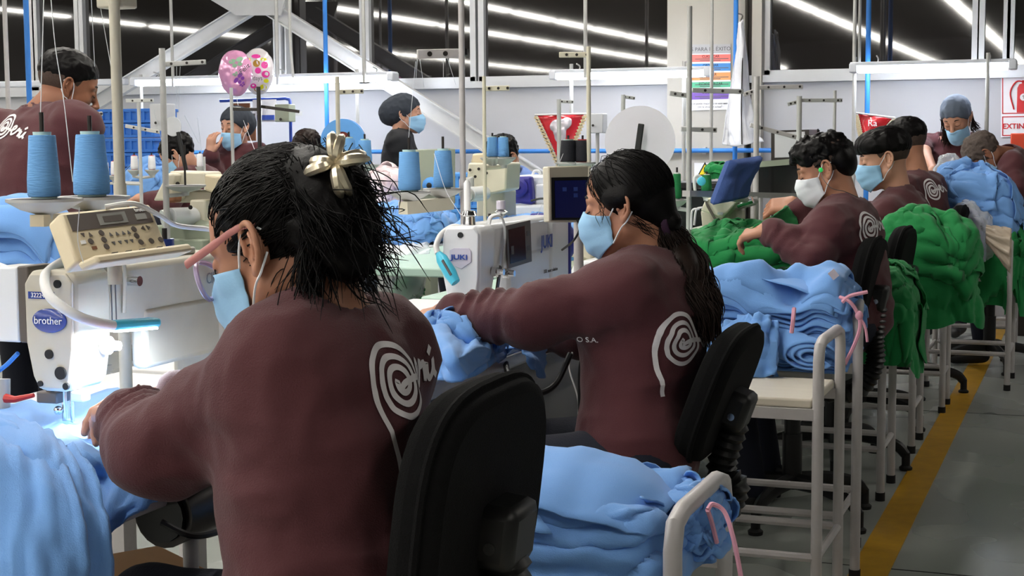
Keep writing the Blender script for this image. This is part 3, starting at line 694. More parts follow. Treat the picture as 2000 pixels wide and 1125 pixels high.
person('woman in a black jacket with white sleeve stripe standing by the wall', at(785, 405, 10.0), 20, at(781, 262, 10.0), at(792, 226, 10.0), (20, -2, 0), shoulder=.16, el=[at(788, 335, 10.15), at(795, 330, 9.85)], wr=[at(812, 330, 10.15), at(828, 333, 9.78)], hair=cap('cap_black', .03), skin='skin_b', shirt='black_cloth', legs='stand', hands=[(at(828, 333, 9.78), (1, .2, 0), DN, 1, dict(h=.006))], **FAR)
person('frizzy haired person in glasses hidden behind the small blue cones', at(990, 450, 8.7), 250, at(995, 345, 8.75), at(984, 312, 8.6), (235, 38, 0), el=[at(1015, 400, 8.6), at(955, 400, 8.5)], wr=[at(1000, 420, 8.4), at(965, 420, 8.4)], hair=hair_short('mop', 'hair_black', 'hair_black'), skin='skin_a', shirt='striped_blue', **FAR)

ws_ = [c for c in row[1].children if c.name.startswith('shirt')][0]; bv_ = BVHTree.FromPolygons([v.co for v in ws_.data.vertices], [list(p.vertices) for p in ws_.data.polygons])
for tx, px, py, sz in (('O S.A.', 1148, 662, .018),):
    h_ = bv_.ray_cast(Vector(CAM), Vector(at(px, py, c=1) - CAM))
    if h_[0] is not None: n_ = nrm(nrm(np.array(h_[1])) * np.sign(-(np.array(h_[1]) @ FWD)) - FWD * .6); r_ = nrm(np.cross((0, 0, 1), n_)); text(tx, sz, np.array(h_[0]) + n_ * .004, np.stack([r_, np.cross(n_, r_), n_], 1), 'print_white', ws_, 'chest_print')
# ---------------------------------------------------------------- furniture
mat('laminate_white', (222, 222, 224), .35, var=.04, vs=3)
mat('laminate_wood', (214, 206, 190), .4, var=.06, vs=2.5, aniso=(2, 14, 2))
mat('laminate_green', (176, 204, 192), .4, var=.05)
mat('panel_grey', (120, 120, 124), .6, var=.06)
mat('chair_fabric', (11, 11, 12), .95, var=.2, vs=40, bump=.5, bs=500, spec=.2)
mat('seat_green', (58, 70, 68), .95, var=.15, vs=30, bump=.4, bs=400, sheen=.1)
mat('cardboard', (150, 112, 74), .8, var=.1, vs=6)
mat('cardboard_print', (62, 48, 38), .8)
mat('cable_black', (24, 24, 26), .5)
mat('cable_white', (222, 222, 222), .45)
def chair(label, X, Y, az, seat, top, bot, seatm='seat_green', lean=8, spin=20, wide=.2):
    o = thing('work_chair', label, 'chair', (X, Y, 0), 'work chairs along the row'); a = math.radians(az); f = np.array((math.cos(a), math.sin(a), 0)); l = np.array((-math.sin(a), math.cos(a), 0)); up = np.array((0, 0, 1.)); B = np.array((X, Y, 0))
    # seat
    po = [(math.copysign(abs(math.cos(t)) ** .6, math.cos(t)) * .215, math.copysign(abs(math.sin(t)) ** .6, math.sin(t)) * .22) for t in np.linspace(0, 2 * PI, 36)[:-1]]
    MB().prism(po, np.stack([f, l, up], 1), B + up * (seat - .07), .07).build('seat', seatm, o, .028)
    MB().box(B + up * (seat - .085), (.3, .3, .03), np.stack([f, l, up], 1)).build('seat_pan', 'black_plastic', o, .01)
    # backrest
    ln = math.radians(lean); bu = up * math.cos(ln) - f * math.sin(ln); bf = np.cross(l, bu); bc = B - f * .235 + up * ((top + bot) / 2); hh = (top - bot) / 2
    po = [(math.copysign(abs(math.cos(t)) ** .62, math.cos(t)) * wide, math.copysign(abs(math.sin(t)) ** .62, math.sin(t)) * hh * (1 if math.sin(t) > 0 else .95)) for t in np.linspace(0, 2 * PI, 48)[:-1]]
    bk = MB().prism(po, np.stack([l, bu, -bf], 1), bc + bf * .03, .065).build('backrest', 'chair_fabric', o, .02)
    MB().tube([bc - bf * .012 + l * x * 1.005 + bu * z * 1.005 for x, z in po], .006, 6, closed=True).build('seam', 'chair_fabric', bk)
    # bracket, bellows stem
    br = bc - bf * .05 - bu * .02
    bo = MB().box(br, (.06, .1, .085), np.stack([bf, l, bu], 1)).build('bracket', 'black_plastic', o, .015)
    for s in (-1, 1): MB().cyl(br + l * s * .044 - bu * .01, br + l * s * .053 - bu * .01, .008).build('bolt', 'chrome', bo)
    pth = smooth_path([br - bf * .005 - bu * .03, br - bf * .015 - bu * .14, B - f * .27 + up * (seat - .03), B - f * .2 + up * (seat - .12), B + up * (seat - .12)], 12)
    k = len(pth); MB().tube(pth, [.034 if i % 2 else .027 for i in range(k)], 10, flat=1.25).build('stem_bellows', 'black_plastic', o)
    # column, base
    for r, z0, z1 in ((.034, .1, seat - .27), (.028, seat - .27, seat - .16), (.022, seat - .16, seat - .08)): MB().cyl(B + up * z0, B + up * z1, r).build('column', 'black_plastic', o)
    for i in range(5):
        t = math.radians(az + spin + i * 72); d = np.array((math.cos(t), math.sin(t), 0))
        lg = MB().tube(smooth_path([B + up * .125 + d * .02, B + up * .12 + d * .14, B + up * .095 + d * .25, B + up * .06 + d * .29], 5), np.interp(np.linspace(0, 1, 16), (0, 1), (.03, .02)), 8, flat=.8).build('base_leg', 'black_plastic', o)
        MB().lathe([(.024, 0), (.026, .012), (.016, .02), (.016, .07)], B + d * .29, 12).build('glide', 'rubber', lg)
    return o
c1 = chair('black fabric work chair of the woman in glasses, closest to camera', -.985, 1.80, 181, .56, .992, .65, lean=7, wide=.205)
c2 = chair('black work chair of the ponytail woman with green seat showing', -.99, 3.22, 181, .565, .902, .6, lean=20, wide=.2)
chair('black work chair behind the man with the green earbud', -.955, 5.17, 180, .56, .965, .62, lean=10, spin=5)
chair('black work chair hidden behind the big green pile', -.97, 7.0, 180, .56, .9, .6, lean=10, spin=10)
chair('black empty work chair in front of the big green pile', -.96, 6.08, 178, .56, .95, .62, lean=10, spin=30)
chair('black work chair behind the third man, beside blue bundle', -.9, 7.95, 180, .56, .95, .62, lean=10, spin=40)
chair('black empty work chair at the far end near the bent man', -.55, 8.9, 180, .56, 1.0, .62, lean=10, spin=40)
def cart(label, xr, y0, y1, L=.52, zt=.61, zu=.76, dx=0, top='laminate_wood'):
    o = thing('bundle_cart', label, 'cart', (xr - L / 2, (y0 + y1) / 2, 0), 'low steel carts along the aisle'); r = .015
    for x, s in ((xr, 0), (xr - L, 0)):
        pts = [(x + dx, y0, .01), (x + dx, y0, zu - .05), (x + dx * .9, y0 + .015, zu - .012), (x + dx * .8, y0 + .06, zu), (x + dx * .2, y1 - .06, zu), (x + dx * .1, y1 - .015, zu - .012), (x, y1, zu - .05), (x, y1, .01)]
        uf = MB().tube(np.array(pts), r, 10).build('end_frame', 'frame_grey', o)
        for q in (pts[0], pts[-1]): MB().cyl((q[0], q[1], 0), (q[0], q[1], .03), r * 1.15).build('foot_cap', 'rubber', uf)
        MB().cyl((x, y0, .185), (x, y1, .185), .011, n=8).build('rail', 'frame_grey', o)
    for y in (y0, y1): MB().cyl((xr - L, y, .185), (xr, y, .185), .012, n=8).build('rail', 'frame_grey', o); MB().box((xr - L / 2, y, zt - .04), (L, .022, .03)).build('apron', 'frame_grey', o)
    MB().box((xr - L / 2, (y0 + y1) / 2, zt - .0125), (L - .032, y1 - y0 + .0, .025)).build('tabletop', top, o, .006)
    return o
cart('pale steel cart closest to camera under the loose blue garments', -.598, 2.25, 2.6, zt=.6, zu=.715)
cart('steel cart with bare wooden top beside the ponytail woman', -.672, 4.0, 4.36)
cart('steel cart under the tied blue bundle with pink tape', -.69, 4.48, 4.84, dx=.05, zu=.785)
cart('steel cart under the green bundle behind the tied blue one', -.70, 5.5, 5.8)
cart('steel cart with tall loop handle beside the big green pile', -.69, 6.38, 6.68, zu=.80)
cart('steel cart half hidden behind the big green pile', -.66, 7.36, 7.6)
cart('steel cart under the clear bag and the far blue bundle', -.41, 8.12, 8.55, L=.4)
cart('farthest steel cart at the end of the yellow stripe', -.45, 9.28, 9.7, L=.4)
# sewing tables
def table(label, x0, x1, y0, y1, z=.8, top='laminate_white', th=.035, panel=False, name='sewing_table'):
    o = thing(name, label, 'table', ((x0 + x1) / 2, (y0 + y1) / 2, 0)); cx, cy = (x0 + x1) / 2, (y0 + y1) / 2
    MB().box((cx, cy, z - th / 2), (x1 - x0, y1 - y0, th)).build('tabletop', top, o, .006)
    for y in (y0 + .12, y1 - .12):
        for x in (x0 + .08, x1 - .12): MB().box((x, y, (z - th) / 2), (.045, .045, z - th)).build('leg', 'frame_grey', o)
        MB().box((cx, y, .06), (x1 - x0 - .1, .05, .05)).build('foot_bar', 'frame_grey', o)
    MB().box((cx, cy, .3), (.04, y1 - y0 - .2, .04)).build('crossbar', 'frame_grey', o)
    if panel: MB().box((x1 - .13, cy + .12, .52), (.012, y1 - y0 - .3, .44)).build('front_panel', 'panel_grey', o)
    return o
table('white sewing table of the woman in glasses, closest to camera', -1.98, -1.262, 1.68, 2.78)
table('white sewing table with grey panel where the ponytail woman works', -2.0, -1.262, 2.84, 4.36, panel=True)
table('pale sewing table heaped with green cloth by the curly haired man', -2.0, -1.25, 4.42, 5.98, top='laminate_green')
table('pale sewing table of the man with the fringe', -1.95, -1.25, 6.02, 6.9, top='laminate_green')
table('pale sewing table of the third man in the row', -1.95, -1.25, 6.95, 8.1, top='laminate_green')
table('white table at the far end before the capped woman', -1.6, -.86, 8.6, 9.15, z=.78)
# second line of tables, further left
LT = at(870, 475, z=.8)
table('white table with folded blue cloth and a hanging clear bag', LT[0] - 1.1, LT[0], LT[1] - .55, LT[1] + .5, name='white_table')
table('pale bench under the overlock and small white machine', -2.86, -2.03, 5.4, 6.75, top='laminate_green', name='work_bench')
table('work bench with small beige machines behind the control panel', -4.6, -3.02, 4.75, 5.95, top='laminate_green', name='work_bench')
table('work bench at the far left under the blue garment stack', -3.7, -2.85, 3.15, 4.05, z=.86, name='work_bench')
table('low work bench along the wall under the lamps at left', -5.9, -5.15, 8.05, 8.45, top='laminate_green', name='work_bench')
table('low work bench in front of the pillar under the screens', -2.85, -2.25, 7.3, 8.4, top='laminate_green', name='work_bench')
# cardboard carton and cables under the first table
cb = thing('cardboard_box', 'brown printed cardboard box under the first table', 'box', at(262, 1080, 2.5)[:2].tolist() + [.0]); q = at(262, 1060, 2.5); R = rot(-32)
MB().box((q[0], q[1], .3), (.26, .2, .6), R).build('carton', 'cardboard', cb, .004)
fc = R @ np.array((0, -1, 0)); fx = R @ np.array((1, 0, 0)); ff = np.stack([fx, (0, 0, 1), fc], 1); fo = np.array((q[0], q[1], .6)) + fc * .1005
MB().prism([(-.06, -.03), (0, .05), (.06, -.03)], ff, fo + fx * .02 - np.array((0, 0, .09)), .001).build('warning_mark', 'cardboard_print', cb)
for i in range(5): MB().box(fo + fx * .075 - np.array((0, 0, .06 + i * .014)), (.08, .006, .001), ff).build('print_line', 'cardboard_print', cb)
MB().lathe([(0, 0), (.05, 0), (.05, .0008)], fo - fx * .085 - np.array((0, 0, .12)), 24, np.stack([fx, (0, 0, 1), fc], 1)).build('print_disc', 'cardboard_print', cb)
def cable(label, pts, r, m, name='cable', n=10): return tag(MB().tube(smooth_path(pts, n), r, 8).build(name, m), label, 'cable')
cable('thick black cable looping below the second table', [at(1115, 690, 3.45), at(1085, 750, 3.45), at(1045, 768, 3.4), at(1000, 745, 3.35), at(985, 700, 3.6)], .007, 'cable_black')
cable('thin white cord hanging beside the ponytail woman', [at(1118, 688, 3.5), at(1112, 720, 3.5), at(1130, 790, 3.48), at(1120, 870, 3.48)], .002, 'cable_white')
cable('black strap with a clip hanging before the ponytail woman', [at(1138, 690, 3.42), at(1132, 730, 3.42), at(1133, 820, 3.42), at(1140, 826, 3.42)], .004, 'cable_black')
cable('grey cables sagging under the first table', [at(315, 1020, 2.15), at(370, 1045, 2.15), at(420, 1040, 2.2), at(470, 1015, 2.3)], .005, 'cable_black')
# motor and treadle rod under the first table
mo = thing('motor', 'dark sewing motor hanging under the first table', 'motor', (-1.45, 2.2, 0)); q = at(370, 985, 2.33)
MB().cyl(q + (0, -.07, 0), q + (0, .1, 0), .05, n=20).build('housing', 'dark_metal', mo); MB().box(q + (0, 0, .07), (.1, .1, .06)).build('mount', 'dark_metal', mo); MB().cyl(q + (0, -.08, 0), q + (0, -.07, 0), .04).build('fan_cover', 'black_plastic', mo)
MB().cyl((q[0], q[1], .0), q, .012).build('stand', 'frame_grey', mo)
# ---------------------------------------------------------------- cloth
mat('cloth_blue', (112, 162, 226), .85, var=.06, vs=5, bump=.25, bs=500, sheen=.15)
mat('cloth_green', (22, 132, 68), .85, var=.08, vs=5, bump=.25, bs=500, sheen=.1)
mat('cloth_white', (228, 230, 238), .85, var=.03, bump=.15, bs=300)
mat('cloth_navy', (62, 88, 148), .9, var=.1, vs=20, bump=.4, bs=260)
mat('cloth_lilac', (190, 196, 226), .85, var=.05)
mat('pink_tape', (226, 164, 186), .7, var=.05)
mat('sticker', (214, 208, 224), .6)
def mat_film(name, col, a, rough=.18):
    m = mat(name, col, rough, var=.05, bump=.5, bs=25, alpha=a, spec=.8); return m
mat_film('film_clear', (226, 230, 236), .38); mat_film('film_tan', (216, 200, 182), .55)
def ridged(x, y, s, f, o=2):
    wx_ = noise3(x * f * .6, y * f * .6, 1.3, s + 50) * .8; wy = noise3(x * f * .6, y * f * .6, 7.1, s + 60) * .8
    r = 0; a = 1
    for k in range(o): r = r + a * (1 - 2 * np.abs(noise3(x * f * 2 ** k + wx_, y * f * 2 ** k + wy, k * 3.3, s + k))); a *= .45
    return r
def heap(label, c, ax, L, W, H, m, seed=1, layers=5, lip=.1, fold=.012, skew=0, name='garment_pile', group=None, over=0, top=2.6, parent=None, cat='garments', nth=200, ns=90, flaps=7):
    # folded garments lying in a pile: layered lips on the flanks, soft folds over the top; over > 0 lets the rim hang below the base
    ax = nrm(np.array(ax, float)); ay = np.cross((0, 0, 1), ax); th = np.linspace(0, 2 * PI, nth, endpoint=False); s = np.linspace(0, 1, ns); S, T = np.meshgrid(s, th, indexing='ij')
    ct, st = np.cos(T), np.sin(T); e = 2 / 3.2; bx = np.sign(ct) * np.abs(ct) ** e; by = np.sign(st) * np.abs(st) ** e
    zz = np.where(S < .55, S / .55, 1.); rr = np.where(S < .55, 1 - .16 * (S / .55) ** top, .84 * (1 - (S - .55) / .45)); zz = np.where(S < .55, .78 * zz, .78 + .22 * (1 - ((rr / .84)) ** 2))
    wob = noise3(ct * 1.6, st * 1.6, seed * 3.7, seed); sag = noise3(ct * 2.2 + 5, st * 2.2, zz * .5, seed + 3)
    ph = zz * layers + .55 * sag + .25 * noise3(ct * 6, st * 6, zz, seed + 9); fr = ph - np.floor(ph); lipv = np.sqrt(np.clip(1 - (2 * fr - 1) ** 2, 0, 1)) - .6
    jit = noise3(np.floor(ph) * 1.7, ct * 1.5, st * 1.5 + 3, seed + 21)
    side = np.clip((.62 - S) / .1, 0, 1); q = 1 + .08 * wob + side * (lip * lipv * .55 + lip * .8 * jit) + .03 * noise3(ct * 5, st * 5, zz * 3, seed + 4)
    x, y = bx * rr * q * L / 2, by * rr * q * W / 2
    z = zz * H * (1 + .12 * wob) + skew * x
    f1 = ridged(x / 1, y, seed, 9); amp = fold * (.35 + .65 * np.clip(S / .5, 0, 1)); z = z + amp * f1
    z = z - np.where(S < .12, (1 - S / .12) * over * (1 + .5 * jit), 0)
    P = np.array(c, float) + x[..., None] * ax + y[..., None] * ay + z[..., None] * np.array((0, 0, 1)); P = np.concatenate([P, np.broadcast_to(P[-1].mean(0), P[-1:].shape)], 0)
    def nrmls(P):
        g = np.cross(np.gradient(P, axis=0), np.roll(P, -1, 1) - np.roll(P, 1, 1)); return -g / (np.linalg.norm(g, axis=-1, keepdims=True) + 1e-9)
    def rg(P, f, s): return 1 - 2 * np.abs(noise3(P[..., 0] * f, P[..., 1] * f, P[..., 2] * f, s))
    N_ = nrmls(P); P = P + N_ * (fold * .45 * rg(P, 13, seed + 70) + fold * .22 * rg(P, 31, seed + 71))[..., None]; N_ = nrmls(P)
    N_ = N_ * np.sign((N_ * (P - P.reshape(-1, 3).mean(0))).sum(-1).mean() + 1e-9)
    mb = MB().grid(P, True)
    o = mb.build(name, m, parent, ang=180)
    if parent is None: tag(o, label, cat, group)
    rr0 = random.Random(seed); ks, kt = P.shape[0] - 1, P.shape[1]
    for fl_ in range(flaps):
        s0, t0, a = rr0.uniform(.3, .7), rr0.uniform(0, 1), rr0.uniform(-.6, .6); ds, dt = rr0.uniform(.2, .34), rr0.uniform(.07, .13)
        U, V = np.meshgrid(np.linspace(-1, 1, 22), np.linspace(-1, 1, 22), indexing='ij'); e = np.maximum(np.abs(U), np.abs(V))
        us, ut = U * math.cos(a) - V * math.sin(a), U * math.sin(a) + V * math.cos(a); ss = np.clip(s0 + us * ds + .05 * noise3(U * 2, V * 2, fl_, seed), .02, .97) * ks; tt = ((t0 + ut * dt + .012 * noise3(U * 2, V * 2, fl_ + 9, seed)) % 1) * kt
        i0, j0 = ss.astype(int), tt.astype(int) % kt; fs, ft = (ss - i0)[..., None], (tt - tt.astype(int))[..., None]; i1, j1 = np.minimum(i0 + 1, ks), (j0 + 1) % kt
        Q = (P[i0, j0] * (1 - ft) + P[i0, j1] * ft) * (1 - fs) + (P[i1, j0] * (1 - ft) + P[i1, j1] * ft) * fs; NN = N_[i0, j0]
        Q = Q + NN * (.007 + .02 * np.clip(e - .6, 0, 1) * (.6 + noise3(U * 2.5, V * 2.5, fl_ * 3.3, seed + 5)) + fold * .3 * rg(Q, 17, seed + fl_))[..., None]
        MB().grid(Q).build('garment_layer', m, o, solid=.003, ang=180)
    return o
def layers_stack(label, c, ax, L, W, H, n, m, seed=1, wave=.015, name='garment_stack', droop=.05, cat='garments', lean=0, part='garment_layer', nu=46, nv=26, hang=None):
    ax = nrm(np.array(ax, float)); ay = np.cross((0, 0, 1), ax); o = thing(name, label, cat, c); r = random.Random(seed)
    for i in range(n):
        t = i / max(1, n - 1); U, V = np.meshgrid(np.linspace(-.5, .5, nu), np.linspace(-.5, .5, nv), indexing='ij')
        l, w_ = L * r.uniform(.93, 1.05), W * r.uniform(.93, 1.06); dx, dy = r.uniform(-.02, .02), r.uniform(-.015, .015)
        x, y = U * l + dx + lean * t, V * w_ + dy
        x = x + .012 * noise3(V * 4, t * 5, 2.2, seed); y = y + .012 * noise3(U * 5, t * 5, 4.2, seed)
        cx = np.clip(np.abs(2 * U) - .62, 0, 1) / .38; cy = np.clip(np.abs(2 * V) - .6, 0, 1) / .4
        z = H * (i + .6) / n + wave * (.3 + t) * noise3(x * 9, y * 9, t * .9, seed) * 1.4 + wave * .5 * noise3(x * 22, y * 22, t * 1.6, seed + 5)
        z = z - (droop * (.25 + t)) * (cx ** 2 * r.uniform(.7, 1.2) + cy ** 2 * r.uniform(.7, 1.2)); z = np.maximum(z, .004 + .004 * i / n)
        if i == n - 1: z = z + .006 * ridged(x, y, seed + 3, 8)
        P = np.array(c, float) + x[..., None] * ax + y[..., None] * ay + z[..., None] * np.array((0, 0, 1)); MB().grid(P).build(part, m, o, solid=min(.007, H / n * .55), ang=180)
    return o
def drape(name, label, rows, m, seed=1, amp=.02, f=6, nu=70, nv=40, solid=.003, cat='garment', parent=None, grow=1.0, base=.25):
    # rows: list of 3D polylines (same point count), blended into one surface, with folds running down the rows
    rows = [smooth_path(r, 6) for r in rows]; k = min(len(r) for r in rows); A = np.array([[r[int(round(j * (len(r) - 1) / (k - 1)))] for j in range(k)] for r in rows])
    B = np.stack([smooth_path(A[:, j], 8) for j in range(k)], 1); U = np.linspace(0, 1, B.shape[0]); V = np.linspace(0, 1, B.shape[1]); UU, VV = np.meshgrid(U, V, indexing='ij')
    du = np.gradient(B, axis=0); dv = np.gradient(B, axis=1); N_ = np.cross(du, dv); N_ /= np.linalg.norm(N_, axis=-1, keepdims=True) + 1e-9
    g = base + (1 - base) * UU ** grow
    d = amp * g * (.7 * noise3(VV * f + .6 * UU, UU * 1.2, seed * 2.3, seed) + .35 * noise3(VV * f * 2.3 + UU, UU * 2.5, 9.1, seed + 3)) + amp * .4 * ridged(UU * .5, VV * .6, seed, 9) + amp * .14 * ridged(UU * .5, VV * .9, seed + 4, 22)
    o = MB().grid(B + N_ * d[..., None]).build(name, m, parent, solid=solid, ang=180)
    return o if parent is not None else tag(o, label, cat)
XA = (1, 0, 0); YA = (0, 1, 0)
# --- blue cloth being sewn by the woman in glasses
Z = .803
def onT(px, py, z=Z): return at(px, py, z=z)
drape('garment', 'blue garment under the needle spread across the first table', [
    [onT(-30, 800), onT(60, 790), onT(170, 775), onT(290, 770), onT(400, 780)],
    [onT(-30, 850, .81), onT(70, 845, .806), onT(150, 852, .806), onT(260, 840, .82), onT(390, 850, .815)],
    [onT(0, 900, .84), onT(110, 895, .845), onT(190, 890, .84), onT(290, 900, .845), onT(370, 910, .81)],
    [at(60, 950, 2.22), at(150, 945, 2.2), at(230, 935, 2.2), at(300, 940, 2.2), at(335, 945, 2.18)],
    [at(120, 1010, 2.12), at(170, 1000, 2.12), at(220, 990, 2.12), at(270, 975, 2.13), at(318, 965, 2.14)],
    [at(140, 1075, 2.1), at(180, 1070, 2.1), at(215, 1045, 2.1), at(245, 1015, 2.11), at(290, 985, 2.13)]], 'cloth_blue', 3, .022, 5, grow=.5, base=.3)
# garments hanging over the table corner in front
for i, (dx, dc, sd, lb) in enumerate(((0, 0, 5, 'blue garment sliding off the near table corner, topmost'), (46, .035, 9, 'blue garment hanging under the topmost one at the near corner'))):
    drape('garment', lb, [
        [at(-90 + dx, 800, 2.15 + dc), at(-30 + dx, 815, 2.15 + dc), at(30 + dx, 838, 2.12 + dc), at(70 + dx, 862, 2.1 + dc), at(100 + dx, 885, 2.08 + dc)],
        [at(-90 + dx, 860, 2.0 + dc), at(-30 + dx, 870, 2.0 + dc), at(40 + dx, 890, 1.99 + dc), at(95 + dx, 920, 1.98 + dc), at(140 + dx, 950, 1.98 + dc)],
        [at(-90 + dx, 960, 1.95 + dc), at(-20 + dx, 965, 1.94 + dc), at(50 + dx, 985, 1.93 + dc), at(110 + dx, 1010, 1.93 + dc), at(165 + dx, 1040, 1.94 + dc)],
        [at(-90 + dx, 1080, 1.93 + dc), at(-20 + dx, 1085, 1.92 + dc), at(50 + dx, 1100, 1.91 + dc), at(115 + dx, 1125, 1.91 + dc), at(175 + dx, 1120, 1.93 + dc)],
        [at(-90 + dx, 1200, 1.93 + dc), at(-20 + dx, 1210, 1.92 + dc), at(50 + dx, 1200, 1.91 + dc), at(115 + dx, 1190, 1.91 + dc), at(160 + dx, 1180, 1.93 + dc)]], 'cloth_blue', sd, .016, 7, grow=.6, base=.4)
# --- blue cloth on the second table
drape('garment', 'crumpled blue garment under the hand of the ponytail woman', [
    [onT(800, 628, .85), onT(850, 630, .87), onT(905, 645, .86), onT(960, 645, .84), onT(1020, 650, .83), onT(1070, 655, .82)],
    [onT(800, 660, .86), onT(850, 655, .89), onT(895, 665, .87), onT(945, 660, .85), onT(1000, 665, .83), onT(1065, 668, .815)],
    [onT(820, 700, .84), onT(860, 690, .87), onT(890, 690, .88), onT(930, 680, .87), onT(985, 680, .815), onT(1055, 675, .81)],
    [onT(835, 745, .81), onT(870, 742, .82), onT(905, 738, .83), onT(945, 712, .83), onT(960, 690, .812), onT(1050, 690, .808)]], 'cloth_blue', 8, .022, 7, grow=.4, base=.5)
drape('garment', 'blue garment corner hanging off the second table edge', [[at(985, 655, 3.62), at(1030, 655, 3.68), at(1066, 652, 3.74)], [at(1005, 672, 3.52), at(1040, 672, 3.58), at(1070, 664, 3.66)], [at(1022, 690, 3.48), at(1046, 695, 3.53), at(1066, 682, 3.62)], [at(1036, 722, 3.48), at(1050, 740, 3.53), at(1058, 705, 3.6)]], 'cloth_blue', 4, .014, 4)
hq = onT(888, 712); heap('bunched blue sleeve on the second table beside the chair', (hq[0], hq[1], .803), (1, .4, 0), .17, .2, .085, 'cloth_blue', 71, 3, .2, .02, flaps=9, name='garment')
# --- stacks and piles on carts, near to far
q = at(1215, 1060, 2.42)
nb = thing('garment_bundle', 'loose blue garment bundle on the cart closest to camera', 'garments', (-.86, 2.42, .6))
heap('', (-.86, 2.42, .603), XA, .53, .37, .125, 'cloth_blue', 12, 4, .1, .012, parent=nb, name='garment_heap', over=.03)
drape('pile_top', '', [[(-1.1, 2.27, .68), (-.97, 2.26, .715), (-.85, 2.25, .72), (-.74, 2.25, .7), (-.64, 2.26, .68)], [(-1.1, 2.4, .715), (-.97, 2.4, .76), (-.85, 2.4, .765), (-.73, 2.4, .75), (-.63, 2.4, .71)], [(-1.1, 2.55, .71), (-.97, 2.55, .745), (-.85, 2.56, .75), (-.74, 2.55, .735), (-.64, 2.54, .69)], [(-1.08, 2.62, .66), (-.97, 2.63, .67), (-.85, 2.64, .66), (-.74, 2.63, .66), (-.66, 2.62, .64)]], 'cloth_blue', 5, .014, 5, parent=nb, base=.7)
heap('', (-.62, 2.47, .603), XA, .09, .14, .1, 'cloth_blue', 19, 6, .4, .01, parent=nb, name='bundled_ends')
MB().tube(smooth_path([at(1382, 996, 2.44), at(1392, 985, 2.45), at(1415, 1000, 2.45), at(1432, 1050, 2.43), at(1446, 1120, 2.42), at(1452, 1160, 2.42)], 8), .0042, 6).build('pink_tape', 'pink_tape', nb)
MB().tube(smooth_path([at(1382, 996, 2.44), at(1390, 1020, 2.48), at(1400, 1060, 2.5)], 8), .004, 6).build('pink_tape', 'pink_tape', nb)
# tied blue bundle
tb = layers_stack('blue garment bundle tied with pink tape on the middle cart', (-.94, 4.62, .613), XA, .5, .37, .262, 24, 'cloth_blue', 21, .036, name='tied_bundle', droop=.03)
drape('folded_front', '', [[(-.98, 4.44, .755), (-.94, 4.42, .77), (-.9, 4.415, .77), (-.87, 4.42, .755)], [(-1.03, 4.4, .72), (-.96, 4.38, .735), (-.9, 4.38, .735), (-.86, 4.4, .72)], [(-1.07, 4.37, .66), (-.98, 4.34, .67), (-.9, 4.34, .67), (-.85, 4.37, .66)], [(-1.11, 4.33, .615), (-1.0, 4.31, .613), (-.9, 4.31, .613), (-.84, 4.35, .616)]], 'cloth_blue', 6, .03, 13, parent=tb, base=.6)
drape('top_garment', '', [[(-1.18, 4.5, .86), (-1.0, 4.49, .885), (-.84, 4.46, .87), (-.71, 4.46, .81)], [(-1.17, 4.6, .86), (-1.0, 4.6, .885), (-.84, 4.6, .885), (-.7, 4.6, .86)], [(-1.17, 4.74, .85), (-1.0, 4.75, .87), (-.84, 4.76, .87), (-.71, 4.75, .84)], [(-1.15, 4.82, .78), (-1.0, 4.83, .79), (-.84, 4.84, .79), (-.72, 4.82, .77)]], 'cloth_blue', 9, .012, 4, parent=tb, base=.8)
rp = []                                                        # rolled sleeves poking out of the front
for k, (rr_, s0) in enumerate(((.05, 0), (.034, .01), (.019, .018))):
    pts = np.array([[np.array((-.86 + .11 * math.sin(t * 1.2) + rr_ * 1.5 * math.cos(a), 4.44 - .06 * t - s0 * .4, .70 + rr_ * .8 * math.sin(a) - .03 * t)) for a in np.linspace(.4, 5.6, 22)] for t in np.linspace(0, 1, 8)])
    MB().grid(pts).build('rolled_sleeve', 'cloth_blue', tb, solid=.006, ang=180)
MB().tube(smooth_path([at(1551, 602, 4.28), at(1549, 625, 4.26), at(1546, 650, 4.27)], 6), .006, 6).build('pink_tape', 'pink_tape', tb)
MB().tube(smooth_path([at(1640, 580, 4.42), at(1658, 588, 4.4), at(1672, 606, 4.4), at(1680, 632, 4.4), at(1672, 665, 4.4), at(1650, 712, 4.36)], 6), .0055, 6).build('pink_tape', 'pink_tape', tb)
MB().tube(smooth_path([at(1645, 590, 4.41), at(1660, 578, 4.4), at(1694, 570, 4.4)], 6), .006, 6).build('pink_tape', 'pink_tape', tb)
MB().ball(at(1678, 616, 4.4), (.012, .01, .014)).build('knot', 'pink_tape', tb)
MB().tube(smooth_path([at(1680, 620, 4.4), at(1690, 640, 4.4), at(1694, 668, 4.4)], 6), .0045, 6).build('pink_tape', 'pink_tape', tb)
MB().box(at(1628, 536, 4.45), (.026, .002, .022), rot(20, 50)).build('paper_tag', 'sticker', tb)
# green bundles
def bundle_on(label, px, py, Y, L, W, H, zb, m, seed, over, layers, lip=.16, fold=.016, top=2.6):
    x = at(px, py, Y=Y)[0]; return heap(label, (x, Y, zb), XA, L, W, H, m, seed, layers, lip, fold, over=over, top=top)
bundle_on('green garment bundle drooping off the cart behind the tied blue one', 1732, 650, 5.64, .21, .36, .2, .613, 'cloth_green', 31, .14, 3, .2, .02)
bundle_on('big pile of folded green garments beside the second man', 1806, 480, 6.54, .42, .38, .345, .613, 'cloth_green', 33, .1, 5, .14, .02)
bundle_on('green garments hanging over the last cart near the aisle', 1945, 520, 8.33, .3, .4, .22, .615, 'cloth_green', 37, .2, 3, .14, .02)
x = at(1400, 480, Y=4.75)[0]
gq = at(1452, 525, z=.803); heap('heap of green garments on the table before the curly haired man', (gq[0] + .02, gq[1] - .05, .803), (1, .25, 0), .44, .42, .15, 'cloth_green', 41, 4, .14, .018, flaps=10)
